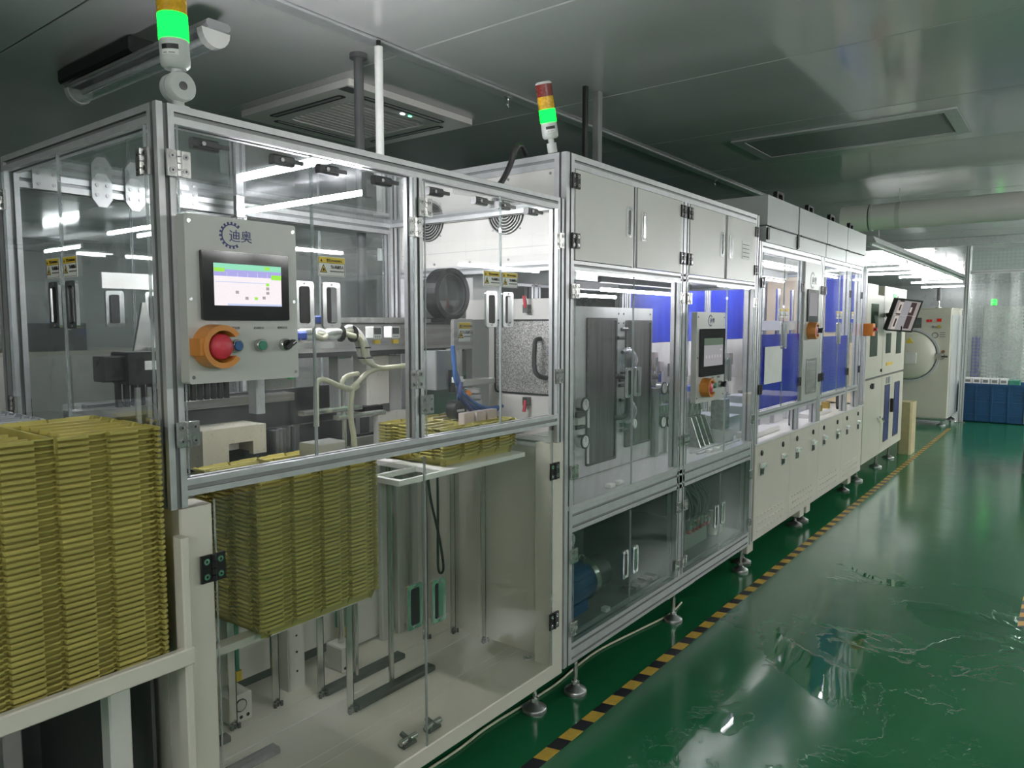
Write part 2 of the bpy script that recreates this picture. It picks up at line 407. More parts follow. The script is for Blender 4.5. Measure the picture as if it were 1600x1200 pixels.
def rr(u0, u1, v0, v1, r, n=4):
    pts = []
    for cx, cy, a in ((u1 - r, v0 + r, -PI / 2), (u1 - r, v1 - r, 0), (u0 + r, v1 - r, PI / 2), (u0 + r, v0 + r, PI)):
        for k in range(n + 1):
            q = a + k * PI / 2 / n
            pts.append((cx + r * math.cos(q), cy + r * math.sin(q)))
    return pts
def circ(cu, cv, r, n=16, a0=0.0): return [(cu + r * math.cos(a0 + 2 * PI * i / n), cv + r * math.sin(a0 + 2 * PI * i / n)) for i in range(n)]
def tag(o, label=None, cat=None, group=None, kind=None):
    if label: o['label'] = label
    if cat: o['category'] = cat
    if group: o['group'] = group
    if kind: o['kind'] = kind
    return o
def thing(name, loc, label, cat, group=None):
    o = bpy.data.objects.new(name, None); COL.objects.link(o)
    o.location = loc; o.empty_display_size = 0.1
    return tag(o, label, cat, group)
def struct(name, mb, parent=None):
    o = mb.build(name, parent)
    if parent is None: o['kind'] = 'structure'
    return o
def inst(name, me, parent=None, loc=(0, 0, 0), rot=None):
    o = bpy.data.objects.new(name, me); COL.objects.link(o); o.parent = parent; o.location = loc
    if rot: o.rotation_euler = rot
    return o
def slotpoly(u0, u1, v0, v1):
    """T-slot extrusion outline; wide faces get one slot per 40 mm"""
    d, h = 0.0080, 0.0052
    def edge(a, b, n):
        L = math.hypot(b[0] - a[0], b[1] - a[1]); e = ((b[0] - a[0]) / L, (b[1] - a[1]) / L); q = (-e[1], e[0])
        pts = [a]
        for k in range(n):
            c = L * (k + 0.5) / n
            for s_, dd in ((-h, 0), (-h, d), (h, d), (h, 0)):
                pts.append((a[0] + e[0] * (c + s_) + q[0] * dd, a[1] + e[1] * (c + s_) + q[1] * dd))
        return pts
    nu = max(1, round((u1 - u0) / 0.042)); nv = max(1, round((v1 - v0) / 0.042))
    return edge((u0, v0), (u1, v0), nu) + edge((u1, v0), (u1, v1), nv) + edge((u1, v1), (u0, v1), nu) + edge((u0, v1), (u0, v0), nv)
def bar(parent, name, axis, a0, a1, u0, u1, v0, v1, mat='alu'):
    P = slotpoly(u0, u1, v0, v1); mb = MB([mat, 'alu_slot_shade']).prism(P, axis, a0, a1)
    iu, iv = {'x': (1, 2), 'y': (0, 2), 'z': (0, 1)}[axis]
    for k in range(len(P)):                                  # slot faces duller, and coloured darker to deepen the groove shade
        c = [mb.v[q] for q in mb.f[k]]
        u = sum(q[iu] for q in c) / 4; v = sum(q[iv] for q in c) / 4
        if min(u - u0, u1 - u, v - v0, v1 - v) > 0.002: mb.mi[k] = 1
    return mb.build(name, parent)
def text(parent, name, body, size, mat_, x, y, z, face='-y', align='CENTER', ext=0.0004, sx=1.0):
    c = bpy.data.curves.new('t', 'FONT'); c.body = body; c.size = size; c.align_x = align; c.align_y = 'CENTER'; c.extrude = ext; c.resolution_u = 2
    o = bpy.data.objects.new('t', c); COL.objects.link(o)
    dg = bpy.context.evaluated_depsgraph_get(); dg.update()
    me = bpy.data.meshes.new_from_object(o.evaluated_get(dg)); me.name = name
    bpy.data.objects.remove(o)
    R = {'-y': Matrix.Rotation(PI / 2, 4, 'X'), '-x': Matrix.Rotation(-PI / 2, 4, 'Z') @ Matrix.Rotation(PI / 2, 4, 'X')}[face]
    me.transform(R @ Matrix.Scale(sx, 4, (1, 0, 0)))
    me.materials.clear(); me.materials.append(MATS[mat_])
    q = bpy.data.objects.new(name, me); COL.objects.link(q)
    q.parent = parent; L = wloc(parent); q.location = (x - L[0], y - L[1], z - L[2])
    return q

# flat orientation helper: builds a piece in local (u right, d out, v up) and maps it on a face
def face_map(mb, face, x, y, z):
    """mb built with x=right, y=0 surface (negative y = out), z=up around 0; moved to face at (x,y,z)"""
    if face == '-y': mb.v = [(a + x, b + y, c + z) for a, b, c in mb.v]
    elif face == '-x': mb.v = [(b + x, -a + y, c + z) for a, b, c in mb.v]      # seen from -X: right is -Y
    elif face == '+y': mb.v = [(-a + x, -b + y, c + z) for a, b, c in mb.v]
    return mb
def handle(parent, x, y, z, face='-y', w_=0.056, h_=0.116, mat_='chrome', open_=1):
    mb = MB([mat_])
    o_, i_ = rr(-w_ / 2, w_ / 2, -h_ / 2, h_ / 2, 0.008), rr(-w_ / 2 + 0.012, w_ / 2 - 0.012, -h_ / 2 + 0.012, h_ / 2 - 0.012, 0.008)
    mb.ring(o_, i_, 'y', -0.004, 0.004)
    k = len(o_)
    # sloped lead-in on one long side, black pocket behind
    u0, u1 = -w_ / 2 + 0.012, w_ / 2 - 0.012
    s0 = u0 + (u1 - u0) * (0.14 if open_ > 0 else 0.0); s1 = u1 - (u1 - u0) * (0.50 if open_ < 0 else 0.0)
    mb.rrect(s0, s1, -h_ / 2 + 0.013, h_ / 2 - 0.013, 0.006, 'y', -0.0015, 0.010, 'black')
    if open_ > 0: mb.prism([(u0, -0.0045), (s0, 0.000), (s0, 0.008), (u0, 0.008)], 'z', -h_ / 2 + 0.016, h_ / 2 - 0.016, mat_)
    if open_ < 0: mb.prism([(u1, -0.0045), (s1, 0.000), (s1, 0.008), (u1, 0.008)], 'z', -h_ / 2 + 0.016, h_ / 2 - 0.016, mat_)
    for q in (-1, 1): mb.cyl((0, -0.005, q * (h_ / 2 - 0.006)), (0, -0.0038, q * (h_ / 2 - 0.006)), 0.0028, n=8, mat='screw')
    return face_map(mb, face, x, y, z).build('handle', parent)
HM = {}
def hinge(parent, x, y, z, face='-y', black=False, s=1.0):
    a, b = ('black', 'chrome') if black else ('steel', 'screw')
    mb = MB([a]); W, H = 0.025 * s, 0.027 * s
    for q in (-1, 1):
        mb.box(min(q * 0.003, q * W), max(q * 0.003, q * W), -0.006, 0, -H, H)
        for r in (-1, 1):
            mb.cyl((q * W * 0.58, -0.0075, r * H * 0.55), (q * W * 0.58, -0.0058, r * H * 0.55), 0.0062 * s, n=10, mat=b)
            mb.cyl((q * W * 0.58, -0.0080, r * H * 0.55), (q * W * 0.58, -0.0074, r * H * 0.55), 0.0026 * s, n=6, mat='black')
    for k in range(4):
        mb.cyl((0, -0.006, -H + k * H / 2 + 0.001), (0, -0.006, -H + (k + 1) * H / 2 - 0.001), 0.0055 * s, n=8)
    return face_map(mb, face, x, y, z).build('hinge', parent)
def warning(parent, x, y, z, face='-y', w_=0.072, h_=0.050, words=True):
    """warning sticker: yellow head, white field with triangle"""
    mb = MB(['sign_white'])
    mb.rrect(-w_ / 2, w_ / 2, -h_ / 2, h_ / 2, 0.003, 'y', -0.0012, 0)
    mb.box(-w_ / 2 + 0.002, w_ / 2 - 0.002, -0.0018, -0.001, h_ * 0.17, h_ / 2 - 0.002, 'sign_yellow')
    for a_, b_, c_, d_ in ((-w_ / 2 + .002, w_ / 2 - .002, h_ * .17 - .0006, h_ * .17), (-w_ / 2 + .002, w_ / 2 - .002, -h_ / 2 + .002, -h_ / 2 + .0026), (-w_ / 2 + .002, -w_ / 2 + .0026, -h_ / 2 + .002, h_ / 2 - .002), (w_ / 2 - .0026, w_ / 2 - .002, -h_ / 2 + .002, h_ / 2 - .002)):
        mb.box(a_, b_, -0.0019, -0.001, c_, d_, 'ink')
    tx, tz, ts = -w_ * 0.30, -h_ * 0.14, h_ * 0.22
    mb.prism([(tx - ts, tz - ts * 0.8), (tx + ts, tz - ts * 0.8), (tx, tz + ts * 1.1)], 'y', -0.0017, -0.001, 'ink')
    mb.prism([(tx - ts * .72, tz - ts * 0.62), (tx + ts * .72, tz - ts * 0.62), (tx, tz + ts * .75)], 'y', -0.0021, -0.0016, 'sign_yellow')
    mb.prism([(tx - ts * .38, tz - ts * 0.5), (tx - ts * .1, tz - ts * .5), (tx + ts * .05, tz - ts * .2), (tx + ts * .35, tz - ts * .5), (tx + ts * .5, tz - ts * .4), (tx + ts * .15, tz + ts * .1), (tx, tz + ts * .35), (tx - ts * .18, tz + ts * .1)], 'y', -0.0025, -0.002, 'ink')
    # illegible small print line
    for k in range(9): mb.box(-w_ * 0.06 + k * w_ * 0.058, -w_ * 0.06 + k * w_ * 0.058 + w_ * 0.044, -0.0019, -0.001, -h_ * 0.27, -h_ * 0.20, 'ink_grey')
    tx2 = -w_ * 0.42
    mb.prism([(tx2, h_ * .22), (tx2 + h_ * .14, h_ * .22), (tx2 + h_ * .07, h_ * .37)], 'y', -0.0024, -0.0018, 'ink')
    o = face_map(mb, face, x, y, z).build('warning_sticker', parent)
    return o
def warn_words(o_parent, x, y, z, face='-y', w_=0.072, h_=0.050):
    dx = 0.004
    if face == '-y':
        text(o_parent, 'lettering', '警告/WARNING', h_ * 0.165, 'ink', x + w_ * 0.10, y - 0.0021, z + h_ * 0.285, sx=0.86)
        text(o_parent, 'lettering', '当心机械伤人', h_ * 0.20, 'ink', x + w_ * 0.20, y - 0.0016, z - h_ * 0.03, sx=0.70)
    else:
        text(o_parent, 'lettering', '警告/WARNING', h_ * 0.165, 'ink', x - 0.0021, y - w_ * 0.10, z + h_ * 0.285, '-x', sx=0.86)
        text(o_parent, 'lettering', '当心机械伤人', h_ * 0.20, 'ink', x - 0.0016, y - w_ * 0.20, z - h_ * 0.03, '-x', sx=0.70)
def foot(parent, x, y, z1, r=0.05):
    mb = MB(['steel'])
    mb.lathe((x, y, 0), [(r, 0.0), (r, 0.012), (r * 0.93, 0.017), (r * 0.45, 0.028), (r * 0.28, 0.036)], 20, 'screw')
    mb.lathe((x, y, 0), [(r * 0.2, 0.036), (r * 0.2, z1)], 10, 'steel')
    mb.prism(circ(x, y, r * 0.34, 6), 'z', 0.038, 0.052, 'steel')
    mb.prism(circ(x, y, r * 0.36, 6), 'z', z1 - 0.018, z1 - 0.004, 'steel')
    return mb.build('leveling_foot', parent)
def door(parent, face, u0, u1, z0, z1, d, mat_='acrylic', th=0.005, name='door'):
    """sheet door; face '-y': spans X u0..u1 with its outer side at y=d, face '-x': spans Y"""
    mb = MB([mat_])
    if face == '-y': mb.box(u0, u1, d, d + th, z0, z1)
    else: mb.box(d, d + th, u0, u1, z0, z1)
    if mat_.startswith('acrylic'):                                    # ground edges catch the light
        e = 0.0016
        for q in (u0, u1 - e):
            if face == '-y': mb.box(q, q + e, d - 0.0006, d + th + 0.0006, z0, z1, 'acrylic_edge')
            else: mb.box(d - 0.0006, d + th + 0.0006, q, q + e, z0, z1, 'acrylic_edge')
    return mb.build(name, parent)
def estop(parent, x, y, z, s=1.0, face='-y'):
    """mushroom button in an orange C-shaped guard"""
    mb = MB(['orange'])
    R, r = 0.036 * s, 0.026 * s
    pts = 28; a0, a1 = 0.62, 2 * PI - 0.62
    out = [(R * math.cos(a0 + (a1 - a0) * i / pts), R * math.sin(a0 + (a1 - a0) * i / pts)) for i in range(pts + 1)]
    inn = [(r * math.cos(a0 + (a1 - a0) * i / pts), r * math.sin(a0 + (a1 - a0) * i / pts)) for i in range(pts + 1)]
    poly_o, poly_i = out, inn
    vs = []; D = -0.034 * s
    for p in out: vs += [(p[0], 0, p[1]), (p[0] * 0.96, D, p[1] * 0.96)]
    for p in inn: vs += [(p[0], 0, p[1]), (p[0], D, p[1])]
    n = pts + 1; fs = []
    for i in range(pts):
        fs += [(2 * i, 2 * i + 2, 2 * i + 3, 2 * i + 1), (2 * n + 2 * i, 2 * n + 2 * i + 1, 2 * n + 2 * i + 3, 2 * n + 2 * i + 2), (2 * i + 1, 2 * i + 3, 2 * n + 2 * i + 3, 2 * n + 2 * i + 1)]
    fs += [(0, 1, 2 * n + 1, 2 * n), (2 * pts, 2 * n + 2 * pts, 2 * n + 2 * pts + 1, 2 * pts + 1)]
    mb.add(vs, fs, 'orange')
    mb.box(-R * 1.08, -R * 0.80, D * 0.9, 0, -R * 0.38, R * 0.38)
    mb.lathe((0, 0, 0), [(r * 0.45, 0.0), (r * 0.45, 0.020 * s)], 16, 'red_dark', 'y')
    mb.v = [(a, b, c) for a, b, c in mb.v]
    mb.lathe((0, 0, 0), [(r * 0.98, 0), (r * 0.98, -0.002 * s)], 16, 'sign_yellow', 'y')
    mb.lathe((0, 0, 0), [(r * 0.4, -0.002 * s), (r * 0.4, -0.016 * s), (r * 0.78, -0.018 * s), (r * 0.8, -0.026 * s), (r * 0.70, -0.030 * s), (r * 0.2, -0.032 * s)], 20, 'red', 'y')
    return face_map(mb, face, x, y, z).build('emergency_stop', parent)
def pbutton(parent, x, y, z, col, s=1.0):
    mb = MB(['steel'])
    mb.lathe((x, y, z), [(0.0125 * s, 0), (0.0125 * s, -0.010 * s), (0.0105 * s, -0.012 * s)], 16, 'steel', 'y')
    mb.lathe((x, y, z), [(0.0095 * s, -0.010 * s), (0.0095 * s, -0.0135 * s), (0.008 * s, -0.0145 * s)], 16, col, 'y')
    return mb.build('push_button', parent)
def selector(parent, x, y, z, s=1.0):
    mb = MB(['steel'])
    mb.lathe((x, y, z), [(0.0125 * s, 0), (0.0125 * s, -0.009 * s), (0.010 * s, -0.011 * s)], 16, 'steel', 'y')
    mb.lathe((x, y, z), [(0.0098 * s, -0.010 * s), (0.0098 * s, -0.016 * s)], 14, 'black', 'y')
    c, d = math.cos(0.6), math.sin(0.6)
    def q(u, v): return (x + u * c - v * d, z + u * d + v * c)
    mb.prism([q(-0.011 * s, -0.0045 * s), q(0.012 * s, -0.0045 * s), q(0.015 * s, 0), q(0.012 * s, 0.0045 * s), q(-0.011 * s, 0.0045 * s)], 'y', y - 0.026 * s, y - 0.015 * s, 'black')
    mb.prism([q(0.004 * s, -0.0008 * s), q(0.014 * s, -0.0008 * s), q(0.014 * s, 0.0008 * s), q(0.004 * s, 0.0008 * s)], 'y', y - 0.0266 * s, y - 0.0258 * s, 'sign_white')
    return mb.build('selector_switch', parent)
def gear_logo(parent, x, y, z, R, mat_='logo_ink'):
    mb = MB([mat_]); a0, a1, n = 0.75, 2 * PI - 0.95, 36
    o_ = []; r1, r2 = R * 0.83, R * 0.74
    vs, fs = [], []
    for i in range(n + 1):
        a = a0 + (a1 - a0) * i / n
        th = 0.5 + 0.5 * math.sin(PI * i / n)
        for r in (r1, r1 - (r1 - r2) * (0.35 + 0.65 * th)):
            vs += [(x + r * math.cos(a), y, z + r * math.sin(a)), (x + r * math.cos(a), y - 0.0005, z + r * math.sin(a))]
    for i in range(n):
        k = 4 * i
        fs += [(k + 1, k + 3, k + 7, k + 5), (k, k + 1, k + 5, k + 4), (k + 2, k + 6, k + 7, k + 3)]
    mb.add(vs, fs)
    nt_ = 14
    for i in range(nt_):
        a = a0 + (a1 - a0) * (i + 0.35) / (nt_ - 0.3); da = 0.085
        mb.prism([(x + r * math.cos(a + q), z + r * math.sin(a + q)) for r, q in ((r1 * .98, -da), (R, -da), (R, da), (r1 * .98, da))], 'y', y - 0.0005, y)
    return mb.build('gear_logo', parent)
# ------------------------------------------------------------------ room shell
XL, XR, YN, YB = -3.6, 27.0, -4.6, 14.0
struct('floor', MB('epoxy').box(XL, XR, YN, YB, -0.05, 0.0))
struct('wall_back', MB('wall_paint').box(XL, XR, YB, YB + 0.08, 0, ZC + 0.1))
struct('wall_right', MB('wall_dark').box(XL, XR, YN - 0.08, YN, 0, ZC + 0.1))
struct('wall_far', MB('wall_paint').box(XR, XR + 0.08, YN, YB, 0, ZC + 0.1))
struct('wall_near', MB('wall_paint').box(XL - 0.08, XL, YN, YB, 0, ZC + 0.1))
ceil = MB('dark_grey').box(XL, XR, YN, YB, ZC + 0.02, ZC + 0.06).build('ceiling'); ceil['kind'] = 'structure'
rows = [(-4.6, -1.06), (-1.06, 2.44), (2.44, 6.0), (6.0, 10.0), (10.0, 14.0)]
pm = {}
for ri, (a, b) in enumerate(rows):
    me = MB('ceiling_sheet').cbox(0.003, 1.097, a + 0.003, b - 0.003, ZC, ZC + 0.02, 0.003, 'y').mesh('ceiling_panel')
    for k in range(-7, 20):
        inst('ceiling_panel', me, ceil, (4.6 + 1.1 * k, 0, 0))
struct('trim_1', MB('alu').cbox(XL, 12.1, 2.405, 2.475, ZC - 0.014, ZC - 0.001, 0.004, 'x'))
mb = MB('alu').box(12.16, 12.24, -4.6, 2.9, ZC - 0.10, ZC - 0.001)
mb.box(12.15, 12.25, -4.6, 2.9, ZC - 0.11, ZC - 0.10)
struct('trim_2', mb)

# hanger clips on the ceiling strip
for x, y, lb in ((3.14, 2.44, 'small metal hanger clip on the ceiling strip above the second machine'), (5.92, 2.44, 'small metal hanger clip on the ceiling strip near the grey hoods')):
    r = thing('ceiling_clip', (x, y, ZC - 0.015), lb, 'clip', 'clips along the ceiling strip')
    MB('steel').box(x - .022, x + .022, y - .012, y + .012, ZC - .022, ZC - .0145).build('plate', r)
    MB('steel').tube([(x, y, ZC - .022), (x + .004, y, ZC - .04), (x - .008, y, ZC - .055), (x + .006, y, ZC - .066)], .004, 6).build('hook', r)

# ------------------------------------------------------------------ lamps
def batten(x, y, L, axis, lb, z=ZC - 0.07, glowm='tube_glow', group='lit tube lamps in the hall', name='tube_lamp', n=8):
    r = thing(name, (x, y, z), lb, 'lamp', group)
    h = L / 2
    if ZC - z > .1:
        for s_ in (-.8, .8):
            q = (x, y + s_ * h) if axis == 'y' else (x + s_ * h, y)
            MB('steel').cyl((q[0], q[1], z + .05), (q[0], q[1], ZC - .001), .003, n=6).build('hanging_rod', r)
    if axis == 'y':
        hw = .03 if ZC - z < .1 else .012
        MB('lamp_body').cbox(x - hw, x + hw, y - h, y + h, z + .022, ZC - 0.001 if ZC - z < .1 else z + .05, .006, 'y').build('housing', r)
        MB(glowm).cyl((x, y - h + .02, z), (x, y + h - .02, z), .014, n=n, mat=glowm).build('tube', r)
        for s in (-1, 1): MB('lamp_body').box(x - .016, x + .016, y + s * (h - .012) - .012, y + s * (h - .012) + .012, z - .017, z + .024).build('lamp_holder', r)
    else:
        hw = .03 if ZC - z < .1 else .012
        MB('lamp_body').cbox(x - h, x + h, y - hw, y + hw, z + .022, ZC - 0.001 if ZC - z < .1 else z + .05, .006, 'x').build('housing', r)
        MB(glowm).cyl((x - h + .02, y, z), (x + h - .02, y, z), .014, n=n, mat=glowm).build('tube', r)
        for s in (-1, 1): MB('lamp_body').box(x + s * (h - .012) - .012, x + s * (h - .012) + .012, y - .016, y + .016, z - .017, z + .024).build('lamp_holder', r)
    return r
FAR = [(14.6, 3.05, 'bright tube lamp just beyond the partition beam'), (16.2, 2.85, 'nearest bright tube lamp above the far room'), (17.7, 3.3, 'second bright tube lamp above the far room'), (19.2, 2.80, 'third bright tube lamp above the far room'), (22.0, 3.0, 'fourth bright tube lamp above the far room'), (24.9, 3.2, 'farthest bright tube lamp above the far room')]
for x, y, lb in FAR: batten(x, y, 1.2, 'y', lb, z=2.56)
HALL = [(4.2, 8.1), (4.3, 11.0), (7.6, 7.2), (9.5, 9.5)]
HL = ['lit tube lamp of the hall seen through the left side doors', 'more distant lit tube lamp of the hall behind the left side doors', 'lit hall tube lamp behind the first enclosure', 'distant lit hall tube lamp behind the machines']
for (x, y), lb in zip(HALL, HL): batten(x, y, 1.2, 'y', lb, z=2.5)
for k_, x in enumerate((0.6, 3.6, 6.6, 9.6, 12.4)):  # out-of-view lamps added as fill for the fronts, floor and ceiling
    batten(x, -2.2 if x < 8 else -1.7, 1.5, 'x', 'added unseen fill lamp over the neighbouring aisle, %s along from the viewer' % nth(k_ + 1), z=2.12, glowm='fill_tube_glow' if x < 8 else 'far_fill_tube_glow', group='added fill lamps over the neighbouring aisle')
for y in (0.4, -1.9):  # fill lamps added behind the camera, never in view
    batten(-2.2, y, 1.5, 'y', 'added unseen fill lamp over the cross aisle behind the viewer, %s one' % ('inner' if y > 0 else 'outer'), z=2.12, glowm='fill_tube_glow', group='added fill lamps over the cross aisle')
for k_, x in enumerate((15.0, 18.5, 22.0)):  # added lamps outside the frame that brighten the curtain end
    batten(x, -0.6, 1.2, 'y', 'added unseen fill lamp behind the dotted curtain, %s from the curtain' % nth(k_ + 1), z=2.5, glowm='far_fill_tube_glow', group='added fill lamps behind the curtain')

# unlit batten with clear cover, near the amber-green tower
r = thing('unlit_batten_lamp', (1.6, 3.25, 2.6), 'unlit tube lamp with clear cover hanging under dark ceiling behind signal tower', 'lamp')
MB('mid_grey').cbox(1.55, 1.65, 2.62, 3.86, 2.60, 2.63, .01, 'y').build('housing', r)
MB('clear_plastic').prism([(1.6 + .055 * math.cos(a), 2.60 + .06 * math.sin(a)) for a in [PI + PI * k / 10 for k in range(11)]], 'y', 2.66, 3.82).build('cover', r)
for yy in (2.9, 3.58):
    MB('black').cyl((1.6, yy, 2.63), (1.6, yy, ZC), .008, n=8).build('hanger', r)
MB('lamp_body').cyl((1.6, 2.70, 2.585), (1.6, 3.78, 2.585), .013, n=8).build('tube', r)
for yy in (2.655, 3.825):
    MB('grey_panel').prism([(1.6 + .058 * math.cos(a), 2.60 + .064 * math.sin(a)) for a in [PI + PI * k / 10 for k in range(11)]], 'y', yy - .018, yy + .018).build('end_cap', r)
MB('black').cbox(1.54, 1.66, 3.2, 3.9, 2.632, ZC - .001, .01, 'y').build('mount', r)

# air conditioning cassette
r = thing('air_conditioner', (2.93, 3.37, ZC), 'square ceiling cassette air conditioner with four louvre slots and two tiny lights', 'air conditioner')
x0, x1, y0, y1, z = 2.46, 3.40, 2.90, 3.84, ZC
mb = MB('white_panel').ring(rr(x0, x1, y0, y1, .02), rr(x0 + .19, x1 - .19, y0 + .19, y1 - .19, .05), 'z', z - .035, z - .001)
mb.build('panel', r)
mb = MB('white_panel').box(x0 + .19, x1 - .19, y0 + .19, y1 - .19, z - .022, z - .018)
mb.build('grille_back', r)
me = MB('white_panel').box(x0 + .2, x1 - .2, 0, .028, z - .032, z - .023).mesh('slat')
for k in range(12): inst('slat', me, r, Vector((0, y0 + .205 + k * .0455, 0)) - Vector(r.location))
for a, b, c, d in ((x0 + .16, x1 - .16, y0 + .075, y0 + .125), (x0 + .16, x1 - .16, y1 - .125, y1 - .075), (x0 + .075, x0 + .125, y0 + .16, y1 - .16), (x1 - .125, x1 - .075, y0 + .16, y1 - .16)):
    mb = MB('black_soft').rrect(a, b, c, d, .02, 'z', z - .0365, z - .034)
    if b - a > d - c: mb.rrect(a + .02, b - .02, c + .012, d - .022, .008, 'z', z - .040, z - .036, 'mid_grey')
    else: mb.rrect(a + .012, b - .022, c + .02, d - .02, .008, 'z', z - .040, z - .036, 'mid_grey')
    mb.build('louvre', r)
MB('dark_grey').box(x0 + .01, x0 + .10, y0 + .02, y0 + .09, z - .0375, z - .0345).build('badge', r)
MB('led_white').box(x0 + .50, x0 + .525, y0 + .150, y0 + .162, z - .0385, z - .0345).build('indicator_light', r)
MB('led_green').box(x0 + .56, x0 + .578, y0 + .150, y0 + .160, z - .0385, z - .0345).build('indicator_light', r)

# flush air filter panel
r = thing('ceiling_filter_panel', (5.16, 1.24, ZC), 'long flush grey panel with metal frame set in the shiny ceiling', 'panel')
MB('alu').ring(rr(4.83, 5.49, .60, 1.89, .004, 1), rr(4.89, 5.43, .67, 1.82, .004, 1), 'z', ZC - .012, ZC - .001).build('frame', r)
MB('mid_grey').box(4.905, 5.415, .685, 1.805, ZC - .007, ZC - .002).build('filter_face', r)
MB('black').ring(rr(4.889, 5.431, .669, 1.821, .004, 1), rr(4.905, 5.415, .685, 1.805, .004, 1), 'z', ZC - .006, ZC - .002).build('gasket', r)

# conduit pipes rising from the first enclosure
r = thing('white_conduit', (2.2, 2.4, 1.96), 'slim white conduit pipe rising from first enclosure roof to ceiling', 'pipe')
MB('hose_white').cyl((2.2, 2.4, 1.965), (2.2, 2.4, 2.66), .018, n=14).build('pipe', r)
MB('black').cyl((2.2, 2.4, 2.66), (2.2, 2.4, ZC - .0145), .010, n=10).build('ceiling_stud', r)
MB('hose_white').cyl((2.2, 2.4, 1.957), (2.2, 2.4, 1.967), .034, n=14).build('flange', r)
r = thing('dark_conduit', (2.28, 2.62, 0), 'dark grey pipe standing beside the white conduit under ceiling', 'pipe')
MB('dark_grey').cyl((2.28, 2.62, 0.0), (2.28, 2.62, ZC - .001), .022, n=14).build('pipe', r)
MB('dark_grey').cyl((2.28, 2.62, ZC - .02), (2.28, 2.62, ZC - .001), .04, n=14).build('flange', r)
r = thing('black_riser_pipe', (3.30, 2.05, 2.13), 'black cable riser behind the upper cabinet top, running up to ceiling', 'pipe')
MB('black').cbox(3.27, 3.295, 2.04, 2.065, 2.131, ZC - .001, .004).build('riser', r)
MB('black').box(3.24, 3.32, 2.01, 2.09, 2.131, 2.14).build('base_plate', r)
r = thing('grey_riser_pipe', (3.40, 2.05, 2.13), 'grey cable riser beside the black one on the upper cabinet', 'pipe')
MB('mid_grey').cbox(3.38, 3.418, 2.03, 2.07, 2.131, ZC - .001, .004).build('riser', r)
MB('mid_grey').box(3.345, 3.455, 2.00, 2.10, 2.131, 2.14).build('base_plate', r)

# round duct hung from the ceiling
r = thing('round_duct', (7.4, 0.2, 2.46), 'white round air duct hanging across the aisle from a thin rod', 'duct')
MB('white_panel').cyl((7.4, -4.5, 2.46), (7.4, 1.56, 2.46), .115, n=28).build('pipe', r)
MB('white_panel').cyl((7.4, 1.57, 2.46), (7.4, 1.80, 2.46), .12, n=28).build('end_sleeve', r)
for yy in (1.55, -0.6): MB('hood_grey').cyl((7.4, yy - .008, 2.46), (7.4, yy + .008, 2.46), .122, n=28).build('flange', r)
for yy in (1.33, -1.2):
    MB('grey_panel').cyl((7.4, yy - .018, 2.46), (7.4, yy + .018, 2.46), .1185, n=28).build('strap', r)
    MB('steel').cyl((7.4, yy, 2.57), (7.4, yy, ZC - .001), .004, n=6).build('hanging_rod', r)

# long trunking with chains
r = thing('lamp_trunking', (14, 2.05, 2.5), 'long pale lamp trunking hanging on chains above the far cabinets', 'trunking')
MB('hood_grey').prism([(1.97, 2.46), (2.13, 2.46), (2.09, 2.54), (2.01, 2.54)], 'x', 9.7, 19.6).build('channel', r)
MB('lamp_body').cyl((9.8, 2.05, 2.45), (19.5, 2.05, 2.45), .013, n=8).build('tube', r)
for x in (10.2, 13.0, 16.0, 19.0):
    mb = MB('steel')
    for k in range(5): mb.cyl((x, 2.05, 2.545 + k * .03), (x, 2.05, 2.57 + k * .03), .006 if k % 2 else .009, n=6)
    mb.build('chain', r)

# ------------------------------------------------------------------ floor tape and cable
tp = MB('tape_print').box(-1.0, 12.1, 1.375, 1.425, 0.0003, 0.0012).build('floor_tape')
tag(tp, 'yellow and black block tape running along the green floor before the machines', 'tape')
tp = MB('hazard_print').box(4.33, 7.4, 0.02, 0.17, 0.0003, 0.0012).build('hazard_strip')
tag(tp, 'broad orange and black hazard strip at the far side of the aisle', 'tape')
cb = MB('hose_cream').tube([(1.3, 1.68, .006), (1.79, 1.657, .006), (2.01, 1.667, .006), (2.25, 1.655, .006), (2.45, 1.65, .006), (2.65, 1.669, .006), (2.85, 1.672, .006), (3.15, 1.632, .006), (3.40, 1.60, .006), (3.6, 1.62, .006)], .005, 7).build('floor_cable')
tag(cb, 'thin pale cable lying on the floor under the machine edges', 'cable')
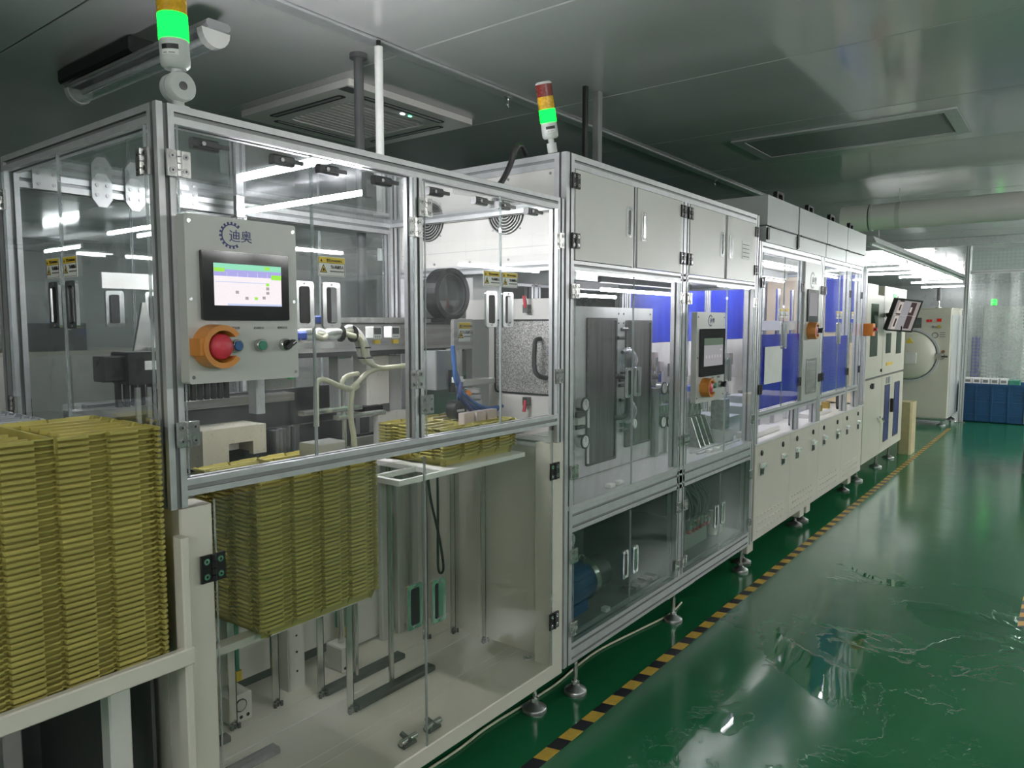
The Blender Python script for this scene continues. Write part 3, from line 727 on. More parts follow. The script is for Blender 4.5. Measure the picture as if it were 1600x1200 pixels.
# ------------------------------------------------------------------ amber component trays
TW, TD, PITCH = 0.400, 0.315, 0.0115
def tray_mesh(top=False, mats='tray_plastic'):
    mb = MB(mats)
    P = []                                            # (x, y, nx, ny, extra inset)
    hx, hy, r = TW / 2, TD / 2, 0.012
    def side(a, b, nrm):
        L = math.hypot(b[0] - a[0], b[1] - a[1]); e = ((b[0] - a[0]) / L, (b[1] - a[1]) / L)
        n = max(1, round(L / 0.0915)); per = L / n; q = []
        for k in range(n):
            s = k * per
            for u, d in ((0.0, 0), (per * .58, 0), (per * .585, .0075), (per * .895, .0075), (per * .90, .0130), (per * .985, .0130)):
                q.append((a[0] + e[0] * (s + u), a[1] + e[1] * (s + u), nrm[0], nrm[1], d))
        q.append((b[0], b[1], nrm[0], nrm[1], 0))
        return q
    def corner(cx, cy, a0):
        return [(cx + r * math.cos(a), cy + r * math.sin(a), math.cos(a), math.sin(a), 0) for a in (a0 + PI / 8, a0 + PI / 4, a0 + 3 * PI / 8)]
    P += side((-hx + r, -hy), (hx - r, -hy), (0, -1)) + corner(hx - r, -hy + r, -PI / 2)
    P += side((hx, -hy + r), (hx, hy - r), (1, 0)) + corner(hx - r, hy - r, 0)
    P += side((hx - r, hy), (-hx + r, hy), (0, 1)) + corner(-hx + r, hy - r, PI / 2)
    P += side((-hx, hy - r), (-hx, -hy + r), (-1, 0)) + corner(-hx + r, -hy + r, PI)
    loops = [(0.0220, -0.0086, 0), (0.0012, -0.0076, 1), (0.0, -0.0060, 1), (0.0, -0.0022, 1), (0.0018, -0.0006, 1), (0.0030, 0.0, 1), (0.0060, 0.0, 0), (0.0280, -0.031, 0)]
    n = len(P); vs = []
    for ins, z, pat in loops:
        for x, y, nx, ny, d in P:
            k = (ins + d) if pat else max(ins, d + 0.0035 if ins < 0.01 else ins)
            zz = z * 0.58 if (pat and d > 0.003 and z < -0.005) else z
            vs.append((x - nx * k, y - ny * k, zz))
    fs = []
    for l in range(len(loops) - 1):
        for i in range(n):
            j = (i + 1) % n
            fs.append((l * n + i, l * n + j, (l + 1) * n + j, (l + 1) * n + i))
    fs.append(tuple(range((len(loops) - 1) * n, len(loops) * n)))
    # outer shell below the rim
    k0 = len(vs)
    for x, y, nx, ny, d in P: vs.append((x - nx * .0260, y - ny * .0260, -0.033))
    for i in range(n):
        j = (i + 1) % n; fs.append((j, i, k0 + i, k0 + j))
    mb.add(vs, fs)
    if top:
        a, b, h = hx - .010, hy - .010, -0.003
        mb.box(-.003, .003, -b, b, -.0305, h)
        for k in range(1, 6):
            y = -b + 2 * b * k / 6
            mb.box(-a, -.03, y - .004, y + .004, -.0305, h - .001); mb.box(.03, a, y + .008, y + .016, -.0305, h - .001)
    return mb.mesh('component_tray')
T_BODY, T_TOP = tray_mesh(), tray_mesh(True)
mat('tray_grey', (0.33, 0.35, 0.37), 0.3, 0, 0.08)
T_GREY = tray_mesh(True, 'tray_grey')
def stack(x0, y0, z0, n, lb_body, lb_top, lb_low, grp, jit=0.0005, mesh=None, topm=None):
    """lowest tray's floor rests at z0"""
    for k in range(n):
        last = k == n - 1
        o = inst('component_tray', (topm or T_TOP) if last else (mesh or T_BODY), None,
                 (x0 + TW / 2 + random.uniform(-jit, jit), y0 + TD / 2 + random.uniform(-jit, jit), z0 + 0.0335 + k * PITCH), (0, 0, random.uniform(-.0012, .0012)))
        tag(o, lb_top if last else lb_low if k == 0 else lb_body % nth(n - k), 'tray', grp)

# ------------------------------------------------------------------ tray feed shelf in front of the first enclosure's left side
r = thing('tray_feed_shelf', (0.45, 1.7, 0), 'white steel shelf frame carrying the big tray stack at the lower left', 'shelf')
MB('white_paint').cbox(-.10, .798, 1.475, 1.495, .768, .806, .003, 'x').build('front_lip', r)
MB('white_paint').box(-.10, .778, 1.495, 2.30, .762, .7695).build('shelf_plate', r)
for x in (-.08, .655):
    for y in (1.56, 2.2):
        MB('white_panel').cbox(x, x + .045, y, y + .045, 0, .762, .004).build('leg', r)
MB('white_paint').cbox(.779, .797, 1.478, 1.515, .05, 1.046, .003).build('side_post', r)
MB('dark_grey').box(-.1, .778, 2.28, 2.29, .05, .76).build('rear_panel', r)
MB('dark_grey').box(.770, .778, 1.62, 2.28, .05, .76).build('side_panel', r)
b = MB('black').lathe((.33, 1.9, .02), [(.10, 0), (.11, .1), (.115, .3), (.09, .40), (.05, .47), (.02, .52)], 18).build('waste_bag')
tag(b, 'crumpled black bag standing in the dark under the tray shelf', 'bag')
NL = 43
stack(.362, 1.502, .770, NL, 'amber tray, %s from the top of the tall stack on the white shelf', 'topmost amber tray, dividers showing, of the tall stack on the white shelf', 'lowest amber tray, resting on the white shelf, of the tall stack', 'trays stacked on the feed shelf')
stack(.30, 1.93, .770, 42, 'grey tray, %s from the top of the stack behind the tall amber one', 'topmost grey tray of the stack behind the tall amber one', 'lowest grey tray of the stack behind the tall amber one', 'grey trays behind the amber stack', mesh=tray_mesh(False, 'tray_grey'), topm=T_GREY)

# ------------------------------------------------------------------ machine 1: tray loading enclosure
YF = 1.52
A = thing('tray_loading_machine', (1.54, 1.98, 0), 'glazed aluminium tray loading machine with blue gear logo panel, nearest of the line', 'machine')
# white base
MB('white_paint').cbox(.80, 2.296, 1.522, 2.32, .148, .205, .004, 'x').build('base_plate', A)
MB('white_paint').cbox(.80, .876, 1.52, 1.60, .205, 1.098, .004).build('corner_column', A)
MB('white_paint').cbox(2.222, 2.297, 1.52, 1.60, .205, 1.055, .004).build('corner_column', A)
MB('white_paint').box(2.272, 2.296, 1.60, 2.32, .205, 1.03).build('side_panel', A)
MB('white_paint').box(.80, .822, 1.60, 2.32, .205, 1.03).build('side_panel', A)
for a, b, lo in ((.83, 1.13, .30), (1.135, 1.49, .27), (1.60, 1.86, .275), (1.865, 2.06, .215), (2.065, 2.27, .215)):
    MB('white_panel').cbox(a, b, 2.235, 2.25, lo, 1.05, .003).build('back_panel', A)
MB('dark_grey').box(.822, 2.272, 2.30, 2.312, .205, 1.05).build('rear_shade_sheet', A)  # dark sheet put in for the darkness behind the base
mb = MB('white_panel').box(1.50, 1.565, 2.14, 2.15, .205, 1.02).box(1.495, 1.502, 2.14, 2.21, .205, 1.02)
for z in (.34, .40, .27): mb.cyl((1.533, 2.1385, z), (1.533, 2.1405, z), .004, n=8, mat='black')
mb.build('support_column', A)
for x in (1.985, 2.075, 2.16):
    MB('grey_panel').cbox(x, x + .035, 2.19, 2.215, .205, 1.03, .004).build('guide_rail', A)
# seams of the base tray floor, slots
for y in (1.95, 2.06): MB('white_panel').box(.90, 2.26, y, y + .004, .2052, .2062).build('floor_seam', A)
for y in (1.70, 1.745): MB('white_panel').box(.90, 2.26, y, y + .004, .2052, .2062).build('floor_seam', A)
MB('steel').lathe((2.222, 1.602 + .03, .205), [(.018, 0), (.018, .003), (.007, .004), (.007, .001)], 16).build('floor_plug', A)
for x, y in ((.86, 1.60), (2.231, 1.605), (.86, 2.26), (2.231, 2.26)): foot(A, x, y, .149, .048)
# upper frame
bar(A, 'post', 'z', 1.10, 1.955, .782, .820, YF, YF + .04)
bar(A, 'post', 'z', 1.163, 1.915, 1.516, 1.554, YF, YF + .04)
bar(A, 'post', 'z', 1.056, 1.955, 2.253, 2.292, YF, YF + .04)
bar(A, 'post', 'z', 1.06, 1.955, .782, .820, 2.36, 2.44)
bar(A, 'post', 'z', 1.16, 1.915, 1.516, 1.554, 2.40, 2.44)
bar(A, 'post', 'z', 1.06, 1.955, 2.253, 2.292, 2.40, 2.44)
bar(A, 'rail', 'x', .820, 2.253, YF, YF + .04, 1.915, 1.955)
bar(A, 'rail', 'x', .820, 2.253, YF, YF + .04, 1.124, 1.161)
bar(A, 'rail', 'x', .820, 2.253, 2.40, 2.44, 1.885, 1.930)
bar(A, 'rail', 'x', .820, 2.253, 2.40, 2.44, 1.10, 1.14)
bar(A, 'rail', 'y', YF + .04, 2.36, .782, .820, 1.915, 1.955)
bar(A, 'rail', 'y', YF + .04, 2.36, .782, .820, 1.124, 1.161)
bar(A, 'rail', 'y', YF + .04, 2.40, 2.253, 2.292, 1.915, 1.955)
bar(A, 'rail', 'y', YF + .04, 2.40, 2.253, 2.292, 1.03, 1.07)
MB('acrylic').box(.822, 2.251, 1.562, 2.398, 1.930, 1.935).build('roof_sheet', A)
# lamp inside
MB('tube_m1').cyl((1.45, 1.645, 1.875), (1.45, 2.275, 1.875), .008, n=8, mat='tube_m1').build('lamp_tube', A)
for y in (1.635, 2.285): MB('mid_grey').box(1.436, 1.464, y - .01, y + .01, 1.860, 1.929).build('lamp_holder', A)
# front doors
for u0, u1, hx, hs in ((.822, 1.1595, 1.130, 1), (1.1625, 1.513, 1.213, -1), (1.557, 1.9085, 1.858, 1), (1.9115, 2.250, 1.945, -1)):
    d = door(A, '-y', u0, u1, 1.166, 1.911, 1.514, 'acrylic_dirty' if u1 < 1.52 else 'acrylic')
    handle(d, hx, 1.514, 1.545, '-y', open_=hs)
    hxx = u0 - .001 if hs > 0 else u1 + .001
    for z in ((1.832, 1.262) if u0 < 1 else (1.772, 1.338) if u0 < 1.5 else (1.832, 1.262) if u0 < 1.8 else (1.80, 1.305)):
        hinge(d, hxx, 1.5135, z)
    if u0 > 1: 
        sx_ = {1.1625: 1.217, 1.557: 1.862, 1.9115: 1.957}[u0]
        warning(d, sx_, 1.514, 1.643, w_=.086, h_=.050); warn_words(d, sx_, 1.514, 1.643, w_=.086, h_=.050)
for x in (.90, 1.10, 1.235, 1.42, 1.63, 1.84, 1.96, 2.12):
    mb = MB('black').cbox(x - .03, x + .03, 1.535, 1.556, 1.878, 1.902, .004, 'x').box(x - .014, x + .05, 1.528, 1.536, 1.884, 1.894)
    mb.cyl((x - .01, 1.5275, 1.889), (x - .01, 1.5345, 1.889), .005, n=8, mat='chrome')
    mb.build('door_catch', A)
# left side doors
for u0, u1, hy, hs in ((1.563, 1.993, 1.945, -1), (1.997, 2.357, 2.045, 1)):
    d = door(A, '-x', u0, u1, 1.166, 1.911, .776, 'acrylic_side')
    handle(d, .776, hy, 1.545, '-x', open_=hs)
    for z in (1.835, 1.27): hinge(d, .7755, u0 + .001 if hs < 0 else u1 - .001, z, '-x')
    warning(d, .776, hy + .002, 1.637, '-x', w_=.078, h_=.050); warn_words(d, .776, hy + .002, 1.637, '-x', w_=.078, h_=.050)
# rear doors
for u0, u1, hx in ((.822, 1.159, 1.10), (1.163, 1.513, 1.225), (1.557, 1.905, 1.85), (1.909, 2.25, 1.96)):
    d = door(A, '-y', u0, u1, 1.145, 1.87, 2.442, 'acrylic_side')
    handle(d, hx, 2.446, 1.545, '+y')
    for z in (1.80, 1.25): hinge(d, u0 + .005 if hx > (u0 + u1) / 2 else u1 - .005, 2.4475, z, '+y')
MB('paper').box(1.06, 1.235, 2.436, 2.4415, 1.61, 1.66).build('paper_label', A)
for x in (1.055, 1.155):
    mb = MB('hood_grey').prism([(x - .012, 1.855), (x + .012, 1.855), (x + .03, 1.88), (x + .03, 1.93), (x + .012, 1.955), (x - .012, 1.955), (x - .03, 1.93), (x - .03, 1.88)], 'y', 2.393, 2.399)
    for a in (-.015, .015):
        for q in (1.89, 1.92): mb.cyl((x + a, 2.390, q), (x + a, 2.3935, q), .006, n=8, mat='screw')
    mb.build('joint_plate', A)
for x in (.90, 1.33):
    mb = MB('hood_grey').box(x - .035, x + .035, 2.393, 2.399, 1.885, 1.945)
    for a in (-.02, .02):
        for q in (1.90, 1.93): mb.cyl((x + a, 2.390, q), (x + a, 2.3935, q), .005, n=8, mat='screw')
    mb.build('joint_plate', A)
# lower front doors with black hinges
for u0, u1, hx, hz, hs, hgx in ((.878, 1.5465, 1.498, .668, 1, .868), (1.5485, 2.219, 1.600, .655, -1, 2.226)):
    d = door(A, '-y', u0, u1, .212, 1.108, 1.515, 'acrylic_low')
    handle(d, hx, 1.515, hz, '-y', w_=.060, h_=.135, open_=hs)
    for z in (.955, .385): hinge(d, hgx, 1.5145, z, '-y', True, 1.15)
for x in (1.52, 1.63):
    mb = MB('dark_steel').cbox(x - .025, x + .025, 1.558, 1.59, .2062, .222, .005, 'x').cyl((x - .03, 1.572, .226), (x + .035, 1.572, .226), .010, n=8, mat='steel')
    mb.cyl((x, 1.56, .225), (x, 1.60, .235), .008, n=8, mat='dark_steel').build('door_latch', A)

# control panel with touch screen
cp = MB('grey_panel').rrect(.806, 1.078, 1.372, 1.727, .006, 'y', 1.470, 1.503)
for x in (.815, 1.069):
    for z in (1.712, 1.55, 1.386): cp.cyl((x, 1.4685, z), (x, 1.4705, z), .004, n=8, mat='chrome')
cp = cp.build('control_panel', A)
MB('black_gloss').rrect(.836, 1.049, 1.507, 1.654, .004, 'y', 1.460, 1.470).build('screen_bezel', cp)
mb = MB('scr_pink').box(.862, 1.028, 1.4590, 1.4598, 1.538, 1.628)
def sr(a, b, c, d, m_, k=0): mb.box(.862 + .166 * a, .862 + .166 * b, 1.4586 - k * .0002, 1.4592, 1.538 + .09 * c, 1.538 + .09 * d, m_)
sr(0, 1, .86, 1, 'scr_mint'); sr(0, 1, .70, .86, 'scr_violet'); sr(0, .15, .80, .89, 'scr_lime', 1); sr(.74, .82, .90, .97, 'scr_lime', 1); sr(.84, 1, .66, .78, 'scr_lime', 1)
sr(.18, 1, 0, .045, 'scr_blue'); sr(.02, .76, .555, .572, 'scr_blue', 1)
for a, c, m_ in ((.76, .50, 'scr_lime'), (.76, .40, 'scr_grey'), (.76, .29, 'scr_grey'), (.30, .29, 'scr_grey'), (.44, .15, 'scr_grey'), (.58, .15, 'scr_lime'), (.70, .17, 'scr_grey')): sr(a, a + .045, c, c + .07, m_, 1)
for k in range(1, 6): sr(.15 * k + .03, .15 * k + .033, .70, .80, 'scr_pink', 1)
mb.build('touch_screen', cp)
gear_logo(cp, .9125, 1.4697, 1.690, .029)
text(cp, 'lettering', '迪奥', .0285, 'logo_ink', .9345, 1.4694, 1.6875)
estop(cp, .860, 1.470, 1.4505, 1.32)
pbutton(cp, .913, 1.470, 1.4505, 'button_blue', 1.15); pbutton(cp, .974, 1.470, 1.4505, 'button_green', 1.15); selector(cp, 1.039, 1.470, 1.4505, 1.15)
for x, s_ in ((.913, '系统复位'), (.974, '启动停止'), (1.036, '照明开关')): text(cp, 'lettering', s_, .0068, 'ink_grey', x, 1.4694, 1.489)
bar(A, 'panel_bracket', 'x', .82, 1.07, 1.53, 1.57, 1.40, 1.43)

# ---- inside of machine 1
MB('steel_brushed').cbox(1.22, 2.27, 1.98, 2.12, 1.400, 1.500, .004, 'x').build('gantry_beam', A)
MB('steel').box(1.22, 2.25, 1.965, 2.13, 1.502, 1.520).build('gantry_top_rail', A)
MB('black_soft').box(1.22, 2.25, 1.972, 1.979, 1.388, 1.402).build('gantry_seal', A)
mb = MB('steel_brushed').cbox(1.995, 2.105, 1.80, 1.815, 1.405, 1.515, .006, 'y')
mb.build('carriage_plate', A)
warning(A, 2.052, 1.799, 1.468, w_=.072, h_=.072); warn_words(A, 2.052, 1.799, 1.468, w_=.072, h_=.072)
def hoses(name, pts, r, m_): return MB(m_).tube(pts, r, 8).build(name, A)
for k, (dy, dz) in enumerate(((0, .006), (.015, -.004), (-.012, -.008), (.004, .016))):
    w_ = lambda i: .007 * math.sin(i * 2.1 + k * 1.7)
    hoses('hose', [(1.276, 1.75 + dy, 1.462 + dz), (1.316, 1.75 - dy, 1.474 - dz), (1.36, 1.75 + dy, 1.463 + dz), (1.407, 1.75 - dy, 1.472 - dz), (1.467, 1.75 + dy, 1.471 + dz), (1.499, 1.75 + dy, 1.463 + dz), (1.519 + dz, 1.75 + dy, 1.431 + dz * .5), (1.529 + dz, 1.75 + dy, 1.395), (1.545 + dz, 1.75 + dy, 1.376)], .0085, 'hose_white' if k % 2 else 'hose_cream')
hoses('hose', [(1.527, 1.75, 1.40), (1.554, 1.75, 1.374), (1.586, 1.75, 1.359), (1.635, 1.75, 1.358), (1.73, 1.76, 1.362)], .0085, 'hose_cream')
hoses('hose', [(1.591, 1.75, 1.359), (1.541, 1.75, 1.347), (1.501, 1.75, 1.321), (1.478, 1.75, 1.301), (1.472, 1.75, 1.266), (1.469, 1.75, 1.237), (1.471, 1.75, 1.198), (1.48, 1.75, 1.147), (1.486, 1.75, 1.06)], .0085, 'hose_cream')
hoses('hose', [(1.510, 1.76, 1.345), (1.464, 1.76, 1.339), (1.446, 1.76, 1.321), (1.451, 1.755, 1.305), (1.476, 1.75, 1.298), (1.501, 1.75, 1.308)], .0075, 'hose_cream')
hoses('hose', [(1.476, 1.75, 1.30), (1.439, 1.75, 1.308), (1.392, 1.75, 1.328), (1.362, 1.75, 1.336), (1.345, 1.75, 1.324), (1.342, 1.75, 1.287), (1.341, 1.75, 1.20)], .008, 'hose_cream')
for x, z, a in ((1.435, 1.47, 0), (1.482, 1.468, 0), (1.523, 1.425, 1), (1.531, 1.393, 1)):
    mb = MB('black')
    if a == 0: mb.cyl((x - .002, 1.75, z), (x + .002, 1.75, z), .026, n=12)
    else: mb.cyl((x, 1.75, z - .002), (x, 1.75, z + .002), .024, n=12)
    mb.build('cable_tie', A)
MB('blue_clip').cbox(1.265, 1.30, 1.73, 1.775, 1.452, 1.478, .006, 'x').build('blue_connector', A)
MB('blue_clip').cbox(1.205, 1.25, 1.60, 1.63, 1.50, 1.52, .004, 'x').build('blue_connector', A)
MB('green_clip').cbox(1.118, 1.132, 1.56, 1.575, 1.36, 1.38, .003).build('green_connector', A)
MB('steel').box(1.27, 1.40, 1.735, 1.775, 1.428, 1.446).build('hose_plate', A)
for x in (1.555, 1.632):
    mb = MB('hose_white').cbox(x - .018, x + .018, 1.72, 1.755, 1.452, 1.49, .003, 'y')
    mb.box(x - .014, x + .014, 1.7190, 1.7202, 1.466, 1.486, 'dark_grey')
    for q in (-.008, 0, .008): mb.box(x + q - .002, x + q + .002, 1.719, 1.7202, 1.456, 1.460, 'mid_grey')
    g = mb.build('pressure_sensor', A); MB('sign_yellow').box(x - .010, x + .012, 1.72, 1.73, 1.436, 1.449).build('tag', g)
# cream vacuum housing behind the top tray
mb = MB('cream_paint')
for a, b, c, d, e, f in ((1.095, 1.30, 1.94, 1.962, 1.150, 1.197), (1.095, 1.175, 1.94, 1.962, 1.080, 1.150), (1.255, 1.30, 1.94, 1.962, 1.110, 1.150), (1.095, 1.115, 1.962, 2.06, 1.080, 1.197), (1.28, 1.30, 1.962, 2.06, 1.110, 1.197), (1.115, 1.28, 1.962, 2.06, 1.180, 1.197)): mb.box(a, b, c, d, e, f)
mb.box(1.185, 1.245, 2.0, 2.01, 1.12, 1.17, 'white_panel')
mb.lathe((1.215, 2.0, 1.155), [(.016, 0), (.016, -.01), (.010, -.012)], 14, 'steel', 'y')
mb.build('suction_housing', A)
for x, y in ((1.36, 1.96), (1.40, 1.98), (1.45, 2.0)):
    MB('clear_plastic').cyl((x, y, 1.08), (x, y, 1.17), .012, n=10).build('sensor_tube', A)
    MB('dark_grey').cbox(x - .011, x + .011, y + .016, y + .04, 1.085, 1.165, .003).build('sensor_body', A)
MB('black_soft').box(.90, 1.75, 2.06, 2.075, 1.06, 1.16).build('rear_cover', A)
# clamp bars
for x0, x1, z in ((1.335, 1.56, 1.236), (1.465, 1.66, 1.210)):
    MB('steel').cbox(x0, x1, 1.80, 1.83, z - .010, z + .004, .003, 'x').build('clamp_bar', A)
MB('steel').cyl((1.50, 1.82, 1.05), (1.50, 1.82, 1.33), .008, n=10).build('guide_rod', A)
MB('grey_panel').cbox(1.36, 1.47, 1.78, 1.86, 1.10, 1.14, .004, 'x').build('slide_block', A)
MB('white_panel').cbox(1.775, 1.885, 2.02, 2.10, 1.205, 1.385, .005).build('gripper_body', A)
mb = MB('hood_grey').box(1.66, 1.72, 2.04, 2.09, 1.20, 1.40).box(1.90, 1.96, 2.04, 2.09, 1.14, 1.38); mb.build('gripper_jaw', A)
MB('black').cbox(1.735, 1.82, 1.99, 2.05, 1.185, 1.205, .003, 'x').build('gripper_pad', A)
mb = MB('white_panel').cbox(1.80, 2.02, 1.99, 2.02, 1.035, 1.175, .003, 'y')
mb.box(1.90, 1.96, 1.985, 1.991, 1.075, 1.11, 'black').box(1.915, 1.935, 1.983, 1.988, 1.085, 1.10, 'steel'); mb.build('lift_plate', A)
MB('dark_grey').box(.90, 1.78, 2.20, 2.23, 1.14, 1.27).build('rear_conveyor_side', A)
mb = MB('steel_brushed').box(.84, 1.55, 2.14, 2.20, 1.235, 1.262); mb.build('conveyor_rail', A)
for k in range(16):
    MB('black').box(.95 + k * .022, .962 + k * .022, 2.12, 2.135, 1.265, 1.40).build('cable_chain_link', A)
MB('alu').cbox(1.075, 1.10, 1.64, 1.68, 1.27, 1.40, .003).build('sensor_bracket', A)
# servo drive in the left bay
mb = MB('black').cbox(.955, 1.06, 2.06, 2.16, 1.33, 1.42, .004, 'y').cbox(.90, .956, 2.075, 2.145, 1.34, 1.41, .004, 'x'); mb.box(1.0, 1.035, 2.058, 2.0605, 1.37, 1.395, 'paper')
mb.box(1.06, 1.08, 2.05, 2.17, 1.31, 1.43, 'white_panel'); mb.build('servo_motor', A)
MB('dark_steel').prism([(1.0, 1.14), (1.12, 1.14), (1.12, 1.34), (1.08, 1.34)], 'y', 2.09, 2.11).build('motor_bracket', A)
MB('steel').prism([(1.02, 1.42), (1.09, 1.42), (1.06, 1.56), (1.05, 1.56)], 'y', 2.16, 2.17).build('perforated_bracket', A)
for x in (.955, .985): MB('steel').box(x, x + .012, 2.02, 2.03, 1.16, 1.325).build('rack', A)
# right bay: picking head with blue hoses
for k, o_ in enumerate((0, .012, .024)):
    hoses('blue_hose', [(1.935 + o_, 1.75 + o_, 1.421), (1.942 + o_, 1.75 + o_, 1.353), (1.948 + o_, 1.75, 1.296 - o_), (1.992, 1.75 + o_, 1.247 - o_), (2.063, 1.75 + o_, 1.201 - o_), (2.138, 1.75 + o_, 1.180 - o_ * .6), (2.216, 1.75 + o_, 1.182 - o_ * .6)], .007, 'blue_hose')
hoses('blue_hose', [(1.965, 1.74, 1.29), (1.955, 1.735, 1.25), (1.975, 1.735, 1.22), (2.02, 1.74, 1.185)], .008, 'blue_navy')
MB('black').cyl((1.955, 1.735, 1.19), (1.955, 1.775, 1.19), .034, n=20).build('hose_reel', A)
MB('steel').box(1.935, 1.975, 1.733, 1.736, 1.185, 1.195).build('reel_label', A)
MB('mid_grey').cbox(1.92, 2.02, 1.82, 1.90, 1.26, 1.40, .004).build('head_block', A)
MB('steel').cyl((2.04, 1.86, 1.28), (2.04, 1.86, 1.405), .018, n=14).build('head_cylinder', A)
MB('steel').cyl((2.12, 1.90, 1.25), (2.12, 1.90, 1.40), .022, n=14).build('head_cylinder', A)
MB('black').cbox(1.985, 2.005, 1.80, 1.82, 1.25, 1.33, .003).build('valve_stack', A)
MB('hose_white').cbox(1.98, 2.03, 1.785, 1.80, 1.285, 1.305, .002).build('valve_tag', A)
MB('grey_panel').cbox(1.97, 2.27, 1.83, 1.88, 1.262, 1.285, .003, 'x').build('head_arm', A)
MB('orange_bright').cyl((2.04, 1.78, 1.235), (2.055, 1.78, 1.245), .012, n=10).build('orange_connector', A)
mb = MB('hood_grey')
for k in range(4): mb.cyl((2.13, 1.83, 1.17 + k * .022), (2.13, 1.83, 1.186 + k * .022), .04 - .003 * k, n=16)
mb.build('rotary_unit', A)
for x in (1.925, 1.99, 2.055): MB('pinkish').cbox(x, x + .055, 1.69, 1.72, 1.13, 1.185, .003).build('suction_block', A)
for x in (1.93, 1.98, 2.04, 2.09, 2.13): MB('chrome').cyl((x, 1.66, 1.125), (x, 1.66, 1.145), .010, n=10).build('suction_cup', A)
# round dark rimmed guard in front of the beam
gx, gz = 2.085, 1.610
mb = MB('black').ring(circ(gx, gz, .098, 32), circ(gx, gz, .078, 32), 'y', 1.885, 1.945)
mb.ring(circ(gx, gz, .078, 32), circ(gx, gz, .074, 32), 'y', 1.89, 1.94, 'dark_grey'); mb.prism(circ(gx, gz, .076, 32), 'y', 1.93, 1.938, 'dark_grey'); gw = mb.build('round_guard', A)
MB('acrylic_side').prism(circ(gx, gz, .074, 32), 'y', 1.900, 1.904).build('guard_window', gw)
MB('black_soft').box(1.97, 2.20, 1.89, 1.965, 1.502, 1.516).build('guard_foot', A)
# lifting rods, forks and floor bars in the base
for x, y in ((1.543, 1.866), (1.55, 2.029), (1.416, 2.098), (1.25, 2.088), (2.109, 2.07), (2.225, 2.022), (2.23, 1.862)):
    mb = MB('steel').box(x - .013, x + .013, y - .003, y + .003, .206, 1.00).box(x + .010, x + .013, y - .003, y + .022, .206, 1.00)
    mb.build('guide_angle', A)
    mb = MB('dark_steel')
    for a, b in ((-.012, -.012), (.012, -.014), (0, -.008)): mb.cyl((x + a, y + b, .2065), (x + a, y + b, .222), .006, n=6)
    mb.build('rod_clamp', A)
MB('steel').cyl((1.746, 1.885, .225), (1.746, 1.885, 1.15), .0095, n=12).build('lift_rod', A)
MB('steel').cyl((1.70, 2.02, .225), (1.70, 2.02, 1.15), .0095, n=12).build('lift_rod', A)
for y in (1.87, 2.03): MB('dark_steel').cbox(1.565, 1.93, y - .025, y + .02, .206, .226, .003, 'x').build('floor_bar', A)
MB('dark_steel').cbox(1.03, 1.255, 1.845, 1.885, .206, .228, .003, 'x').build('floor_bar', A)
MB('dark_steel').cbox(.98, 1.20, 2.02, 2.055, .206, .226, .003, 'x').build('floor_bar', A)
mb = MB('hose_white').box(1.51, 1.70, 1.585, 1.598, 1.014, 1.030).box(1.51, 1.53, 1.598, 1.72, 1.014, 1.030).box(1.53, 1.70, 1.705, 1.72, 1.014, 1.030)
mb.box(1.70, 2.14, 1.585, 1.95, 1.014, 1.030); mb.build('stack_fork', A)
mb = MB('white_panel').box(.90, 1.43, 1.66, 1.70, .672, .692).box(.90, 1.46, 1.87, 1.905, .672, .692).box(1.38, 1.42, 1.70, 1.87, .672, .692); mb.build('stack_fork', A)
MB('steel').box(.92, .96, 1.70, 1.87, .672, .692).build('fork_bridge', A)
for x in (1.10, 1.36): MB('steel').cbox(x, x + .03, 1.90, 1.93, .692, 1.06, .003).build('stack_guide', A)
mb = MB('white_panel').box(1.66, 1.74, 2.14, 2.15, .88, 1.01); mb.cyl((1.68, 2.1385, .97), (1.68, 2.141, .97), .004, n=8, mat='black'); mb.cyl((1.72, 2.1385, .93), (1.72, 2.141, .93), .005, n=8, mat='screw'); mb.build('lift_bracket', A)
for x in (1.285, 1.74):
    mb = MB('white_panel').cbox(x - .04, x + .04, 2.10, 2.19, .206, .30, .004, 'y')
    mb.cyl((x, 2.0985, .262), (x, 2.1005, .262), .022, n=16, mat='dark_steel'); mb.cyl((x, 2.097, .262), (x, 2.0995, .262), .018, n=16, mat='steel')
    for q in (-.025, 0, .025): mb.cyl((x + q, 2.0985, .222), (x + q, 2.1005, .222), .006, n=8, mat='black')
    mb.build('bearing_block', A)
    MB('steel').cyl((x, 2.15, .30), (x, 2.15, 1.0), .013, n=12).build('ball_screw', A)
    mb = MB('button_green').cbox(x + .03, x + .06, 2.195, 2.225, .33, .66, .003); mb.cbox(x + .035, x + .065, 2.19, 2.22, .295, .33, .003, mat='sign_yellow'); mb.build('belt_guard', A)
hoses('black_cable', [(2.161, 2.1, .99), (2.163, 2.1, .896), (2.167, 2.1, .827), (2.185, 2.1, .743), (2.211, 2.1, .656), (2.234, 2.1, .568), (2.252, 2.1, .466), (2.24, 2.1, .441), (2.221, 2.1, .46), (2.218, 2.1, .544), (2.22, 2.1, .709), (2.218, 2.1, .99)], .0055, 'black')
hoses('black_cable', [(1.86, 2.2, .93), (1.84, 2.2, .85), (1.80, 2.2, .72), (1.78, 2.2, .60)], .003, 'black')
MB('red').cbox(2.10, 2.20, 1.98, 2.10, 1.075, 1.12, .004).build('red_valve_box', A)
MB('brown').cbox(2.20, 2.245, 1.98, 2.10, 1.075, 1.12, .004).build('brown_valve_box', A)

